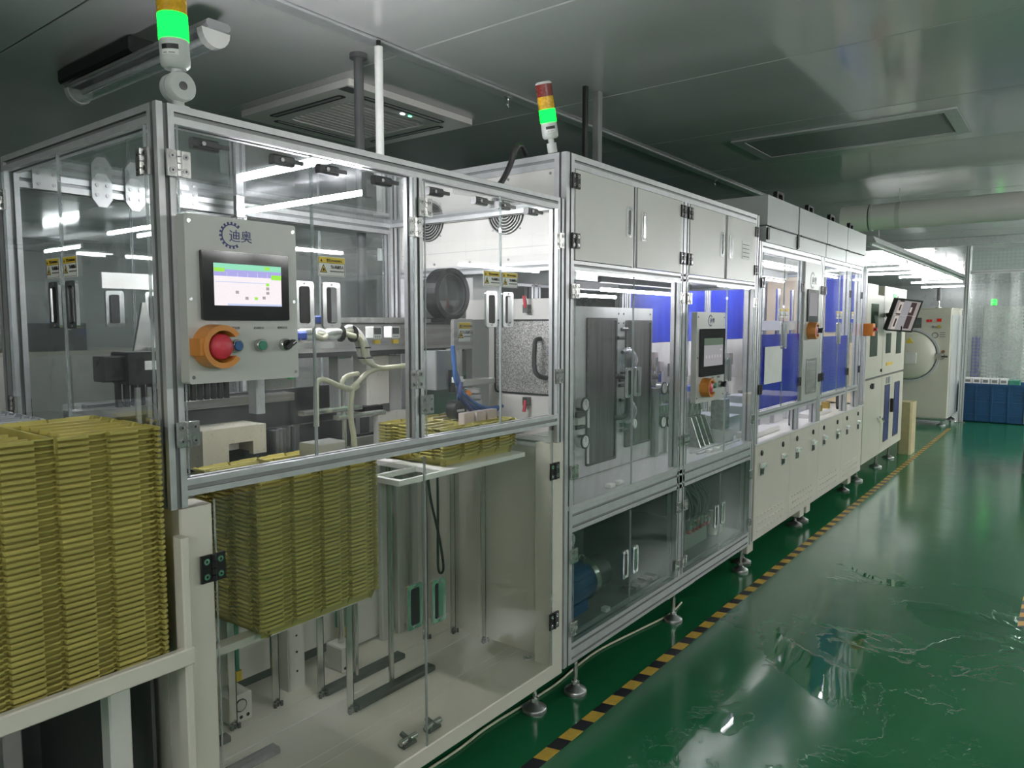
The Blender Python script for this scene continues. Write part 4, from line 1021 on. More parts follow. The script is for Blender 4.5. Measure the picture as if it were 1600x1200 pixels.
# trays held in machine 1
stack(1.045, 1.600, .692, 34, 'amber tray, %s from the top of the stack behind the lower glass doors', 'topmost bright amber tray of the stack behind the lower glass doors', 'lowest amber tray of the stack behind the lower glass doors', 'trays lifted inside the first machine')
stack(1.735, 1.615, 1.030, 9, 'amber tray, %s from the top of the low pile on the white fork', 'topmost amber tray of the low pile on the white fork', 'lowest amber tray of the low pile, resting on the white fork', 'trays on the white fork')
# ------------------------------------------------------------------ machine 2: tall framed cabinet with white upper doors
B = thing('cabinet_machine', (3.33, 2.0, 0), 'tall aluminium framed machine with four white upper cabinet doors and glass doors below', 'machine')
X0, X1, YR = 2.306, 4.362, 2.45
for x in (X0, 4.306):
    for y in (YF, YR - .055): bar(B, 'post', 'z', .162, 2.128, x, x + .055, y, y + .055)
bar(B, 'post', 'z', .245, 2.075, 3.30, 3.385, YF, YF + .05)
bar(B, 'post', 'z', .245, 2.075, 3.30, 3.385, YR - .05, YR)
for z0, z1 in ((2.075, 2.128), (1.700, 1.735)):
    bar(B, 'rail', 'x', X0 + .055, 4.306, YF, YF + .05, z0, z1); bar(B, 'rail', 'x', X0 + .055, 4.306, YR - .05, YR, z0, z1)
for z0, z1 in ((.690, .780), (.162, .245)):
    bar(B, 'rail', 'x', X0 + .055, 4.306, YF, YF + .05, z0, z1); bar(B, 'rail', 'x', X0 + .055, 4.306, YR - .05, YR, z0, z1)
for x in (X0, 4.306):
    for z0, z1 in ((2.075, 2.128), (1.700, 1.735), (.690, .780), (.162, .245)):
        bar(B, 'rail', 'y', YF + .055, YR - .055, x, x + .05, z0, z1)
bar(B, 'door_mullion', 'z', 1.735, 2.075, 2.815, 2.850, YF + .002, YF + .04); bar(B, 'door_mullion', 'z', 1.735, 2.075, 3.835, 3.862, YF + .002, YF + .04)
MB('white_panel').box(X0 + .05, 4.31, YF + .06, YR - .06, 2.108, 2.126).build('roof_panel', B)
mb = MB('hood_grey').box(X0 + .006, 4.35, YF + .002, YR - .002, .780, .798); mb.build('deck_plate', B)
MB('mid_grey').box(X0 + .05, 4.31, YF + .05, YR - .05, .245, .252).build('bottom_plate', B)
MB('white_panel').box(X0 + .05, 4.31, YR - .045, YR - .035, 1.735, 2.075).build('upper_back_panel', B)
MB('dark_grey').box(X0 + .05, 4.31, YR - .03, YR - .02, .245, .69).build('lower_back_panel', B)
MB('dark_grey').box(4.31, 4.32, YF + .06, YR - .06, .245, .69).build('lower_dark_sheet', B)  # dark sheet added to keep the lower bay dark
MB('dark_grey').box(X0 + .012, X0 + .022, YF + .06, YR - .06, .245, .69).build('lower_dark_sheet', B)
MB('mid_grey').box(X0 + .05, 4.31, YF + .06, YR - .06, 1.715, 1.728).build('upper_floor_panel', B)
# left side: upper white panel with fans, window panel below
sp = MB('white_panel').box(X0 + .012, X0 + .02, YF + .055, YR - .055, 1.735, 2.075)
for y in (1.60, 1.80, 2.0, 2.2, 2.38):
    for z in (1.75, 2.06): sp.cyl((X0 + .0095, y, z), (X0 + .0125, y, z), .0055, n=8, mat='screw')
sp.box(X0 + .0108, X0 + .0121, YF + .055, YR - .055, 1.793, 1.796, 'grey_panel')
sp = sp.build('side_panel', B)
for y in (1.81, 2.23):
    mb = MB('black').lathe((X0 + .0118, y, 1.935), [(.088, 0), (.088, -.002)], 32, 'black', 'x')
    for k in range(7):
        R_ = .086 - k * .0115
        mb.ring(circ(y, 1.935, R_, 28), circ(y, 1.935, R_ - .0045, 28), 'x', X0 + .001, X0 + .005, 'steel')
    for a in (.6, .6 + PI / 2):
        c, d = math.cos(a) * .086, math.sin(a) * .086
        mb.cyl((X0 + .006, y - c, 1.935 - d), (X0 + .006, y + c, 1.935 + d), .002, n=6, mat='steel')
    for a in (PI / 4, 3 * PI / 4, 5 * PI / 4, 7 * PI / 4): mb.cyl((X0 + .008, y + .095 * math.cos(a), 1.935 + .095 * math.sin(a)), (X0 + .012, y + .095 * math.cos(a), 1.935 + .095 * math.sin(a)), .004, n=6, mat='screw')
    mb.build('fan_grille', sp)
wp = MB('white_panel').box(X0 + .012, X0 + .022, YF + .055, 2.02, 1.515, 1.595)
wp.box(X0 + .012, X0 + .022, YF + .055, 1.90, .80, 1.222).box(X0 + .012, X0 + .022, 1.868, 1.90, 1.222, 1.515).box(X0 + .012, X0 + .022, YF + .055, 1.583, 1.222, 1.515)
wp = wp.build('side_door', B)
MB('textured').box(X0 + .010, X0 + .016, 1.583, 1.868, 1.222, 1.515).build('frosted_window', wp)
MB('black').ring(rr(1.583, 1.868, 1.222, 1.515, .02), rr(1.589, 1.862, 1.228, 1.509, .016), 'x', X0 + .006, X0 + .011).build('gasket', wp)
mb = MB('black_soft').tube([(X0 + .008, 1.64, 1.44), (X0 - .025, 1.64, 1.435), (X0 - .032, 1.64, 1.40), (X0 - .032, 1.64, 1.33), (X0 - .025, 1.625, 1.30), (X0 + .008, 1.61, 1.29)], .009, 8); mb.build('pull_handle', wp)
for y, z in ((1.70, 1.56), (1.70, 1.20)):
    s_ = 1 if z > 1.4 else -1
    mb = MB('dark_steel').box(X0 - .012, X0 + .012, y - .012, y + .012, z - .02, z + .012); mb.cyl((X0 - .008, y, z), (X0 - .018, y, z + .045 * s_), .007, n=8, mat='red'); mb.build('toggle_clamp', wp)
MB('hood_grey').cbox(X0 + .05, X0 + .25, 2.02, 2.06, .80, 1.70, .004).build('inner_column', B)
# white upper doors
for u0, u1, hx, hs, hz in ((2.364, 2.812, 2.775, 1, 1.920), (2.853, 3.298, 2.905, -1, 1.915), (3.388, 3.832, 3.79, 1, 1.915), (3.865, 4.303, 3.915, -1, 1.91)):
    d = door(B, '-y', u0, u1, 1.738, 2.072, 1.516, 'white_panel', .018)
    handle(d, hx, 1.516, hz, '-y', w_=.046, h_=.125, open_=hs)
    for z in (2.028, 1.808): hinge(d, u0 - .004 if hs > 0 else u1 + .004, 1.5155, z, '-y', True, 1.05)
    if u0 > 3.8:
        mb = MB('sign_white').box(4.08, 4.20, 1.5145, 1.516, 1.86, 1.96)
        for k in range(4): mb.box(4.09, 4.19, 1.514, 1.5148, 1.872 + k * .022, 1.876 + k * .022, 'ink_grey')
        mb.build('notice', d)
# glass doors
for u0, u1, hx, hs in ((2.364, 2.825, 2.790, 1), (2.828, 3.298, 2.870, -1), (3.388, 3.882, 3.842, 1), (3.885, 4.303, 3.93, -1)):
    d = door(B, '-y', u0, u1, .800, 1.697, 1.515, 'acrylic_dirty')
    handle(d, hx, 1.515, 1.247, '-y', w_=.052, h_=.128, open_=hs)
    for z in (1.62, .93): hinge(d, u0 - .004 if hs > 0 else u1 + .004, 1.5145, z, '-y')
for u0, u1, hx, hs in ((2.364, 2.822, 2.778, 1), (2.825, 3.298, 2.868, -1), (3.388, 3.842, 3.79, 1), (3.845, 4.303, 3.885, -1)):
    d = door(B, '-y', u0, u1, .250, .686, 1.515, 'acrylic_green')
    handle(d, hx, 1.515, .455, '-y', w_=.050, h_=.122, open_=hs)
    for z in (.60, .31): hinge(d, u0 - .004 if hs > 0 else u1 + .004, 1.5145, z, '-y')
for x, y in ((2.447, 1.555), (3.36, 1.555), (4.30, 1.558), (2.40, 2.40), (3.36, 2.40), (4.30, 2.40)): foot(B, x, y, .163, .046)
MB('alu').cbox(3.25, 3.55, 1.53, 1.60, .148, .163, .003, 'x').build('foot_plate', B)
# lamps inside
MB('tube_m2').cyl((2.95, 1.75, 1.655), (3.90, 1.75, 1.655), .008, n=8, mat='tube_m2').build('lamp_tube', B)
MB('black_soft').cbox(2.93, 3.92, 1.742, 1.758, 1.685, 1.7145, .004, 'x').build('lamp_housing', B)
MB('tube_m2').cyl((3.12, 2.0, 1.640), (3.52, 2.0, 1.640), .008, n=8, mat='tube_m2').build('lamp_tube', B)
MB('black_soft').cbox(3.10, 3.54, 1.992, 2.008, 1.67, 1.7145, .004, 'x').build('lamp_housing', B)
# drying chamber with two windowed doors
mb = MB('hood_grey').cbox(2.56, 3.50, 1.765, 2.15, .800, 1.575, .004)
for x in (2.70, 3.14, 3.19, 3.47):
    for z in (1.545, 1.50): mb.cyl((x, 1.7635, z), (x, 1.7655, z), .005, n=6, mat='black')
mb.build('chamber', B)
for u0, u1, z0, z1 in ((2.845, 3.115, .845, 1.525), (3.205, 3.475, .885, 1.515)):
    mb = MB('dark_steel').ring(rr(u0, u1, z0, z1, .01), rr(u0 + .012, u1 - .012, z0 + .012, z1 - .012, .008), 'y', 1.755, 1.768)
    mb.box(u0 + .01, u1 - .01, 1.760, 1.764, z0 + .01, z1 - .01, 'meshplate'); mb.build('chamber_window', B)
mb = MB('black_soft').tube([(3.11, 1.757, 1.245), (3.125, 1.71, 1.24), (3.13, 1.705, 1.20), (3.13, 1.705, 1.08), (3.115, 1.72, 1.05), (3.10, 1.757, 1.045)], .012, 8); mb.build('chamber_handle', B)
for x, z in ((3.155, 1.47), (3.12, 1.43), (3.165, 1.36), (3.14, 1.225), (3.14, 1.20), (3.16, .98), (3.15, 1.13)): MB('dark_steel').cyl((x - .02, 1.745, z), (x + .03, 1.74, z), .009, n=8).build('latch', B)
for x, z in ((3.19, 1.32), (3.19, 1.07)):
    MB('clear_plastic').lathe((x + .01, 1.760, z), [(.062, 0), (.060, -.02), (.048, -.042), (.028, -.056), (.008, -.060)], 20, 'clear_plastic', 'y').build('sight_dome', B)
    mb = MB('clear_plastic').tube([(x + .055 * math.cos(a), 1.735, z + .055 * math.sin(a)) for a in [k * PI / 8 for k in range(17)]], .009, 8, sub=1); mb.build('vent_hose', B)
    MB('black').cbox(x - .05, x - .02, 1.74, 1.755, z - .075, z - .055, .003).build('hose_clip', B)
MB('hose_white').tube([(3.25, 1.735, 1.0), (3.262, 1.735, 1.02), (3.275, 1.735, 1.0), (3.262, 1.735, .98), (3.25, 1.735, 1.0)], .006, 6).build('ring_fitting', B)
def gauge(par, x, y, z, r=.030):
    mb = MB('steel').lathe((x, y, z), [(r, .03), (r, -.003)], 18, 'steel', 'y'); mb.lathe((x, y, z), [(r * 1.14, -.003), (r * 1.14, -.008)], 18, 'black', 'y'); mb.lathe((x, y, z), [(r * .86, -.008), (r * .86, -.0095)], 18, 'gauge_face', 'y')
    mb.box(x - .001, x + .001, y - .0105, y - .009, z - .002, z + r * .7, 'ink')
    for k in range(7):
        a = -0.6 + k * (PI + 1.2) / 6
        mb.box(x + r * .65 * math.cos(a) - .0012, x + r * .65 * math.cos(a) + .0012, y - .0100, y - .0093, z + r * .65 * math.sin(a) - .0012, z + r * .65 * math.sin(a) + .0012, 'ink')
    return mb.build('gauge', par)
for z in (1.14, .975): gauge(B, 2.77, 1.725, z)
mb = MB('black_soft').box(2.73, 2.80, 1.735, 1.764, 1.085, 1.105).box(2.73, 2.80, 1.735, 1.764, 1.03, 1.045); mb.box(2.735, 2.795, 1.735, 1.764, 1.05, 1.08, 'grey_panel'); mb.build('gauge_manifold', B)
for z in (1.14, .975): MB('hose_white').tube([(2.80, 1.74, z + .02), (2.82, 1.735, z + .005), (2.82, 1.735, z - .05), (2.83, 1.74, z - .11)], .006, 6).build('air_hose', B)
for x, z in ((3.585, 1.155), (3.66, 1.15), (3.58, .975), (3.66, .97)): gauge(B, x, 1.74, z)
mb = MB('steel')
for k in range(10): mb.cbox(3.54 + (k % 5) * .035, 3.565 + (k % 5) * .035, 1.75, 1.80, 1.02 + (k // 5) * .06, 1.06 + (k // 5) * .06, .003)
mb.build('valve_manifold', B)
mb = MB('hood_grey').box(3.55, 3.57, 1.75, 1.78, .80, .95).box(3.66, 3.68, 1.75, 1.78, .80, .95).box(3.57, 3.66, 1.77, 1.78, .80, .94); mb.build('filter_stand', B)
mb = MB('mid_grey').box(3.50, 3.54, 1.74, 1.80, .80, 1.16); mb.build('manifold_post', B)
# white covered tub and blue film seen past the chamber
mb = MB('white_panel').prism([(3.62, 1.0), (4.12, 1.0), (4.12, 1.20), (3.98, 1.36), (3.62, 1.36)], 'y', 2.18, 2.40); mb.build('hopper', B)
mb = MB('black').ring(rr(3.66, 3.78, 1.36, 1.42, .01), rr(3.675, 3.765, 1.36, 1.405, .008), 'y', 2.2, 2.22); mb.build('hopper_handle', B)
for k in range(6): MB('steel').cbox(3.62 + k * .08, 3.68 + k * .08, 2.02, 2.12, .98 + .03 * (k % 3), 1.10 + .05 * (k % 2), .004).build('fixture_block', B)
rnd = random.Random(3)
for k in range(46):
    x, y, z = rnd.uniform(3.60, 4.25), rnd.uniform(1.98, 2.16), .80 + .5 * rnd.random() ** 1.3
    q = rnd.uniform(.02, .05)
    if k % 3: MB(('steel', 'hood_grey', 'white_panel', 'pinkish', 'mid_grey')[k % 5]).cbox(x, x + q, y, y + q, .80 if k % 4 == 0 else z, z + q * 1.2, .003).build('fixture_block', B)
    else: MB('steel').cyl((x, y, .80), (x, y, z + .1), .008, n=8).build('support_rod', B)
MB('white_panel').cbox(3.58, 4.30, 2.165, 2.175, .80, 1.30, .003, 'y').build('inner_back_plate', B)
# fin plates and blocks in the right bay
me = None
for k in range(4):
    x = 3.90 + k * .065
    mb = MB('steel_brushed').prism([(1.66, .80), (1.86, .80), (1.80, .965), (1.72, .965)], 'x', x, x + .012); mb.build('fin_plate', B)
    MB('steel').cyl((x + .006, 1.76, .965), (x + .006, 1.76, .995), .014, n=10).build('fin_fitting', B)
    MB('steel').cbox(x - .01, x + .02, 1.74, 1.80, .995, 1.06, .004).build('fin_valve', B)
MB('hood_grey').cbox(4.16, 4.30, 1.62, 1.74, .80, .87, .004).build('slide_base', B)
MB('steel_brushed').cbox(4.18, 4.28, 1.64, 1.72, .872, 1.05, .004).build('slide_head', B)
MB('mid_grey').cbox(4.05, 4.16, 1.95, 2.10, .83, .98, .004).build('motor_block', B)
for y in (1.58, 1.62, 1.88): MB('alu').cbox(3.70, 4.30, y, y + .02, .798, .806, .003, 'x').build('deck_rail', B)
for k in range(9): MB('steel').cyl((3.75 + .06 * k, 2.08 + .02 * (k % 2), .80), (3.75 + .06 * k, 2.08 + .02 * (k % 2), 1.16 + .05 * (k % 3)), .012, n=8).build('support_rod', B)
for k in range(7): MB('pinkish').cbox(3.72 + .08 * k, 3.77 + .08 * k, 2.06, 2.13, 1.20 + .03 * (k % 2), 1.26 + .03 * (k % 3), .004).build('carrier_block', B)
MB('blue_clip').cbox(4.05, 4.18, 1.80, 1.84, 1.10, 1.13, .003).build('blue_bracket', B)
for x, y in ((2.72, 1.545), (2.80, 1.548), (3.80, 1.55), (3.90, 1.55)): MB('hose_white').cbox(x - .02, x + .02, y, y + .03, .799, .815, .004, 'x').build('door_magnet', B)
# control panel
cp = MB('grey_panel').rrect(3.395, 3.755, 1.105, 1.555, .006, 'y', 1.475, 1.503)
for x in (3.41, 3.74):
    for z in (1.53, 1.33, 1.13): cp.cyl((x, 1.4735, z), (x, 1.4755, z), .004, n=8, mat='black')
cp = cp.build('control_panel', B)
MB('black_gloss').rrect(3.425, 3.735, 1.235, 1.472, .006, 'y', 1.465, 1.475).build('screen_bezel', cp)
mb = MB('scr_dim').box(3.465, 3.705, 1.4640, 1.4648, 1.285, 1.39).box(3.465, 3.705, 1.4640, 1.4648, 1.39, 1.425, 'scr_dimgreen')
for k in range(6): mb.box(3.485 + k * .036, 3.50 + k * .036, 1.4635, 1.4642, 1.325, 1.34, 'scr_grey')
mb.box(3.665, 3.69, 1.4635, 1.4642, 1.36, 1.37, 'scr_grey'); mb.build('touch_screen', cp)
gear_logo(cp, 3.56, 1.4747, 1.513, .030)
text(cp, 'lettering', '迪奥', .030, 'logo_ink', 3.583, 1.4744, 1.511)
estop(cp, 3.49, 1.475, 1.18, 1.35); pbutton(cp, 3.60, 1.475, 1.185, 'button_green', 1.4); selector(cp, 3.69, 1.475, 1.185, 1.4)
for x, s_ in ((3.60, '启动停止'), (3.68, '照明开关')): text(cp, 'lettering', s_, .010, 'ink_grey', x, 1.4744, 1.222)
# vacuum pump behind the lower glass
pm_ = MB('blue_motor').cyl((2.46, 1.70, .37), (2.70, 1.70, .37), .085, n=24)
for k in range(12):
    a = k * PI / 6; pm_.box(2.47, 2.69, 1.70 + .083 * math.cos(a) - .004, 1.70 + .083 * math.cos(a) + .004, .37 + .083 * math.sin(a) - .004, .37 + .083 * math.sin(a) + .004)
pm_ = pm_.box(2.48, 2.68, 1.64, 1.76, .252, .30, 'blue_motor').build('vacuum_pump', B)
MB('steel').cyl((2.70, 1.70, .37), (2.735, 1.70, .37), .095, n=24).build('pump_collar', pm_)
MB('dark_grey').cyl((2.735, 1.70, .37), (2.86, 1.70, .37), .075, n=24).build('pump_head', pm_)
mb = MB('steel').cyl((2.60, 1.69, .45), (2.60, 1.69, .50), .018, n=12).cyl((2.60, 1.69, .485), (2.60, 1.69, .50), .026, n=12); mb.build('pump_inlet', pm_)
MB('steel').tube([(2.66, 1.69, .46), (2.67, 1.68, .49), (2.69, 1.67, .48), (2.69, 1.67, .45)], .006, 6).build('lifting_eye', pm_)
gauge(B, 2.47, 1.60, .62, .03)
MB('dark_grey').cbox(2.55, 2.98, 1.85, 2.3, .252, .62, .005).build('pump_box', B)
MB('hose_white').cbox(2.70, 2.735, 1.56, 1.59, .252, .268, .003).build('door_magnet', B)
for k in range(5): MB('dark_grey').cbox(2.95 + .06 * k, 2.99 + .06 * k, 1.58, 1.64, .252, .27, .003).build('terminal', B)
# valve board
MB('grey_panel').box(3.72, 4.02, 1.66, 1.67, .252, .385).build('valve_board', B)
for k in range(6):
    x = 3.735 + k * .05
    MB('steel').cbox(x - .014, x + .014, 1.63, 1.66, .37, .42, .003).build('solenoid_valve', B)
    MB('led_red' if k == 2 else 'brass').cyl((x, 1.628, .40), (x, 1.6305, .40), .006, n=8).build('valve_lamp', B)
    MB('red').cbox(x - .012, x + .012, 1.635, 1.66, .348, .368, .002).build('wire_plug', B)
    dx = .02 * math.sin(k * 2.3)
    MB('clear_plastic').tube([(x, 1.645, .42), (x + dx, 1.63, .48), (x - dx - .03, 1.64, .55), (x - .06 + dx, 1.68, .62), (x - .02, 1.75, .66)], .007, 6).build('air_tube', B)
    MB('dark_grey').tube([(x + .01, 1.655, .42), (x + .03 - dx, 1.66, .50), (x + dx, 1.70, .58), (x - .05, 1.72, .66)], .006, 6).build('air_tube', B)
for x in (4.10, 4.19):
    mb = MB('cream_paint').cyl((x, 1.66, .26), (x, 1.66, .36), .028, n=14).cyl((x, 1.66, .36), (x, 1.66, .40), .022, n=14); mb.cyl((x, 1.632, .39), (x, 1.637, .39), .008, n=8, mat='brass'); mb.build('air_filter', B)
# ------------------------------------------------------------------ machine 3: long white line with grey hoods
Cm = thing('coating_line_machine', (5.8, 2.0, 0), 'long white machine with grey top hoods, blue filmed doors and chrome latches', 'machine')
MB('white_paint').box(4.394, 7.19, 1.545, 2.45, .170, .752).build('base_body', Cm)
MB('white_panel').cbox(4.385, 7.195, 1.515, 2.455, .752, .766, .003, 'x').build('worktop', Cm)
PX = [4.396, 5.085, 5.782, 6.478, 7.188]
lv = MB('white_paint').prism([(-.026, -.004), (.026, -.004), (.022, .005), (-.022, .005)], 'y', -.0045, 0).mesh('louvre')
for k in range(4):
    a, b = PX[k] + .0015, PX[k + 1] - .0015
    p = MB('white_paint').cbox(a, b, 1.521, 1.544, .166, .750, .003, 'y').build('access_panel', Cm)
    for lx in ((4.52, 4.93), (5.24, 5.63), (5.92, 6.32), (6.63, 7.02))[k]:
        mb = MB('chrome').rrect(lx - .038, lx + .038, .560, .640, .004, 'y', 1.516, 1.522)
        mb.box(lx - .028, lx + .030, 1.5145, 1.518, .568, .606, 'black'); mb.prism([(1.502, .608), (1.516, .608), (1.516, .638), (1.498, .630)], 'x', lx - .036, lx + .036, 'chrome'); mb.build('latch', p)
        MB('black').lathe((lx - .004, 1.521, .700), [(.018, 0), (.018, -.006), (.012, -.008)], 12, 'black', 'y').build('lock', p)
    for i in range(8):
        for j in range(3): inst('louvre', lv, p, Vector((a + .09 + i * .065 + .02 * (j % 2), 1.5212, .215 + j * .045)) - Vector(Cm.location))
for x in (4.42, 5.50, 5.66, 6.92):
    mb = MB('white_paint').cbox(x, x + .10, 1.56, 1.66, .075, .170, .005)
    mb.lathe((x + .05, 1.61, 0), [(.055, 0), (.055, .012), (.02, .03), (.012, .035), (.012, .076)], 16, 'dark_steel'); mb.build('leveling_foot', Cm)
for x in (4.5, 7.0): foot(Cm, x, 2.38, .171, .05)
# upper frame
for a, b in ((4.378, 4.432), (5.675, 5.79), (6.545, 6.60), (6.94, 7.02)):
    bar(Cm, 'post', 'z', .766, 1.985, a, b, YF, YF + .05); bar(Cm, 'post', 'z', .766, 1.985, a, b, 2.40, 2.45)
bar(Cm, 'post', 'z', .766, 1.985, 7.135, 7.185, YF, YF + .05); bar(Cm, 'post', 'z', .766, 1.985, 7.135, 7.185, 2.40, 2.45)
for a, b in ((4.432, 5.675), (5.79, 6.545), (6.60, 6.94)):
    bar(Cm, 'rail', 'x', a, b, YF, YF + .05, 1.925, 1.985); bar(Cm, 'rail', 'x', a, b, 2.40, 2.45, 1.925, 1.985)
    bar(Cm, 'rail', 'x', a, b, YF, YF + .05, .915, .960)
bar(Cm, 'post', 'z', .766, .915, 5.20, 5.25, YF, YF + .04)
bar(Cm, 'post', 'z', .960, 1.925, 5.222, 5.25, YF, YF + .03)
for a in (4.378, 7.135):
    bar(Cm, 'rail', 'y', YF + .05, 2.40, a, a + .05, 1.935, 1.985)
MB('white_panel').box(4.43, 7.13, 1.58, 2.39, 1.968, 1.983).build('roof_sheet', Cm)
MB('white_panel').box(4.44, 7.12, 2.405, 2.412, .78, 1.36).build('rear_panel', Cm)
MB('blue_film').box(4.44, 7.12, 2.405, 2.412, 1.362, 1.925).build('rear_film_panel', Cm)
MB('cream_wood').box(7.14, 7.150, 1.86, 2.395, .78, 1.93).build('end_board', Cm)
MB('blue_film').box(7.128, 7.136, 1.575, 1.855, 1.42, 1.93).build('end_film_panel', Cm)
MB('cream_wood').box(7.14, 7.150, 1.575, 1.86, .78, 1.42).build('end_board', Cm)
for y, z in ((1.72, 1.90), (2.18, 1.88)):
    MB('tube_m3').cyl((4.65, y, z), (6.95, y, z), .008, n=8, mat='tube_m3').build('lamp_tube', Cm)
    MB('lamp_body').cbox(4.62, 6.98, y - .02, y + .02, z + .022, 1.967, .004, 'x').build('lamp_housing', Cm)
# doors
for u0, u1, hx, hs in ((4.435, 4.845, 4.81, 1), (4.848, 5.219, 4.888, -1), (5.793, 6.22, 6.185, 1), (6.223, 6.543, 6.262, -1), (6.603, 6.938, 6.64, -1)):
    d = door(Cm, '-y', u0, u1, .962, 1.922, 1.515, 'acrylic_film')
    handle(d, hx, 1.515, 1.42, '-y', w_=.05, h_=.17, open_=hs)
    for z in (1.74, 1.10): hinge(d, u0 - .003 if hs > 0 else u1 + .003, 1.5145, z, '-y', True, 1.1)
    if u0 != 6.603: warning(d, hx - .01 * hs, 1.515, 1.565, w_=.075, h_=.06)
    else: warning(d, 6.66, 1.515, 1.565, w_=.075, h_=.06)
    if u0 < 6.5: MB('blue_film').box(u0 + .004, u1 - .004, 1.5215, 1.5245, .975, 1.43 if u0 < 5.5 else 1.40).build('blue_film', d)
    if u0 == 4.435: MB('paper').box(4.50, 4.83, 1.5125, 1.5145, 1.125, 1.355).build('paper_sheet', d)
# control column
cp = MB('grey_panel').cbox(5.255, 5.672, 1.505, 1.53, .962, 1.922, .004, 'z')
cp = cp.build('control_panel', Cm)
for z in (1.74, 1.10):
    hinge(cp, 5.672, 1.5045, z, '-y', True, 1.1)
gear_logo(cp, 5.43, 1.5047, 1.80, .060, 'mid_grey'); text(cp, 'lettering', '迪奥', .060, 'mid_grey', 5.475, 1.5044, 1.797)
MB('black_gloss').rrect(5.31, 5.565, 1.51, 1.735, .006, 'y', 1.496, 1.505).build('screen_bezel', cp)
MB('scr_dim').box(5.34, 5.54, 1.4950, 1.4958, 1.55, 1.71).build('touch_screen', cp)
estop(cp, 5.385, 1.505, 1.448, 1.7); selector(cp, 5.56, 1.505, 1.448, 1.8)
mb = MB('steel').ring(rr(5.33, 5.585, 1.0, 1.25, .008), rr(5.345, 5.57, 1.015, 1.235, .006), 'y', 1.500, 1.505); mb.box(5.345, 5.57, 1.502, 1.506, 1.015, 1.235, 'steel_brushed'); mb.build('inspection_window', cp)
eb = MB('orange_bright').cbox(7.075, 7.175, 1.440, 1.517, 1.388, 1.498, .006, 'y'); eb.box(7.105, 7.15, 1.436, 1.441, 1.425, 1.465, 'red_dark'); eb.lathe((7.127, 1.436, 1.445), [(.012, 0), (.012, -.012), (.018, -.014), (.016, -.022)], 14, 'red', 'y'); eb.build('emergency_stop_box', Cm)
MB('hose_white').tube([(7.11, 1.50, 1.388), (7.11, 1.495, 1.30), (7.12, 1.50, 1.10), (7.115, 1.50, .80)], .007, 6).build('stop_cable', Cm)
# interior pieces
rnd = random.Random(5)
for k in range(40):
    x, y, z = rnd.uniform(4.5, 6.8), rnd.uniform(2.1, 2.35), .80 + .45 * rnd.random()
    q = rnd.uniform(.03, .08)
    MB(('steel', 'hood_grey', 'white_panel', 'pinkish', 'mid_grey')[k % 5]).cbox(x, x + q, y, y + q * .6, .767 if k % 3 else z, z + q * 1.2, .004).build('fixture_block', Cm)
for k in range(8): MB('hood_grey').cbox(4.55 + .3 * k, 4.75 + .3 * k, 1.75, 2.0, .768, .90 + .04 * (k % 3), .005).build('station_block', Cm)
for k in range(3): MB('steel').cyl((6.15 + .4 * k, 2.1, .90), (6.15 + .4 * k, 2.1, 1.80), .02, n=10).build('column', Cm)
MB('hood_grey').box(6.0, 7.1, 2.05, 2.15, 1.44, 1.52).build('conveyor_beam', Cm)
MB('white_panel').cbox(4.60, 5.10, 1.60, 1.72, .767, .80, .004, 'x').build('tray_ledge', Cm)
MB('white_panel').cbox(5.85, 6.45, 1.60, 1.72, .767, .80, .004, 'x').build('tray_ledge', Cm)
MB('black').tube([(5.33, 1.60, .78), (5.40, 1.62, .83), (5.46, 1.63, .90), (5.52, 1.63, .96)], .012, 8).build('cable', Cm)
MB('black').tube([(6.63, 1.60, .78), (6.70, 1.62, .82), (6.74, 1.63, .92)], .012, 8).build('cable', Cm)
for x in (6.12, 6.35): MB('brass').cbox(x, x + .05, 1.60, 1.66, .80, .85, .004).build('fitting', Cm)
# hoods
HX = [4.457, 5.068, 5.77, 6.36, 7.0]
for k in range(4):
    a, b = HX[k] + (.012 if k else 0), HX[k + 1]
    h = MB('hood_grey').cbox(a, b, 1.505, 2.43, 2.085, 2.262, .004, 'y').build('hood_lid', Cm)
    MB('hood_grey').box(a, b, 1.512, 2.42, 1.986, 2.079).build('hood_base', Cm)
    MB('black').cyl((a + .05, 1.503, 2.082), (b - .05, 1.503, 2.082), .004, n=6).build('gas_strut', h)
    x = (4.746, 5.408, 5.978, 6.569)[k]
    mb = MB('black').ring(rr(x - .065, x + .065, 2.262, 2.318, .018), rr(x - .04, x + .04, 2.268, 2.302, .010), 'y', 1.525, 1.550); mb.build('lift_handle', h)
MB('black').box(5.064, 5.084, 1.503, 1.512, 1.99, 2.262).build('hood_gap_seal', Cm)
for x in (4.475, 5.075): MB('black').box(x - .016, x + .016, 1.500, 1.511, 2.0, 2.07).build('hood_catch', Cm)

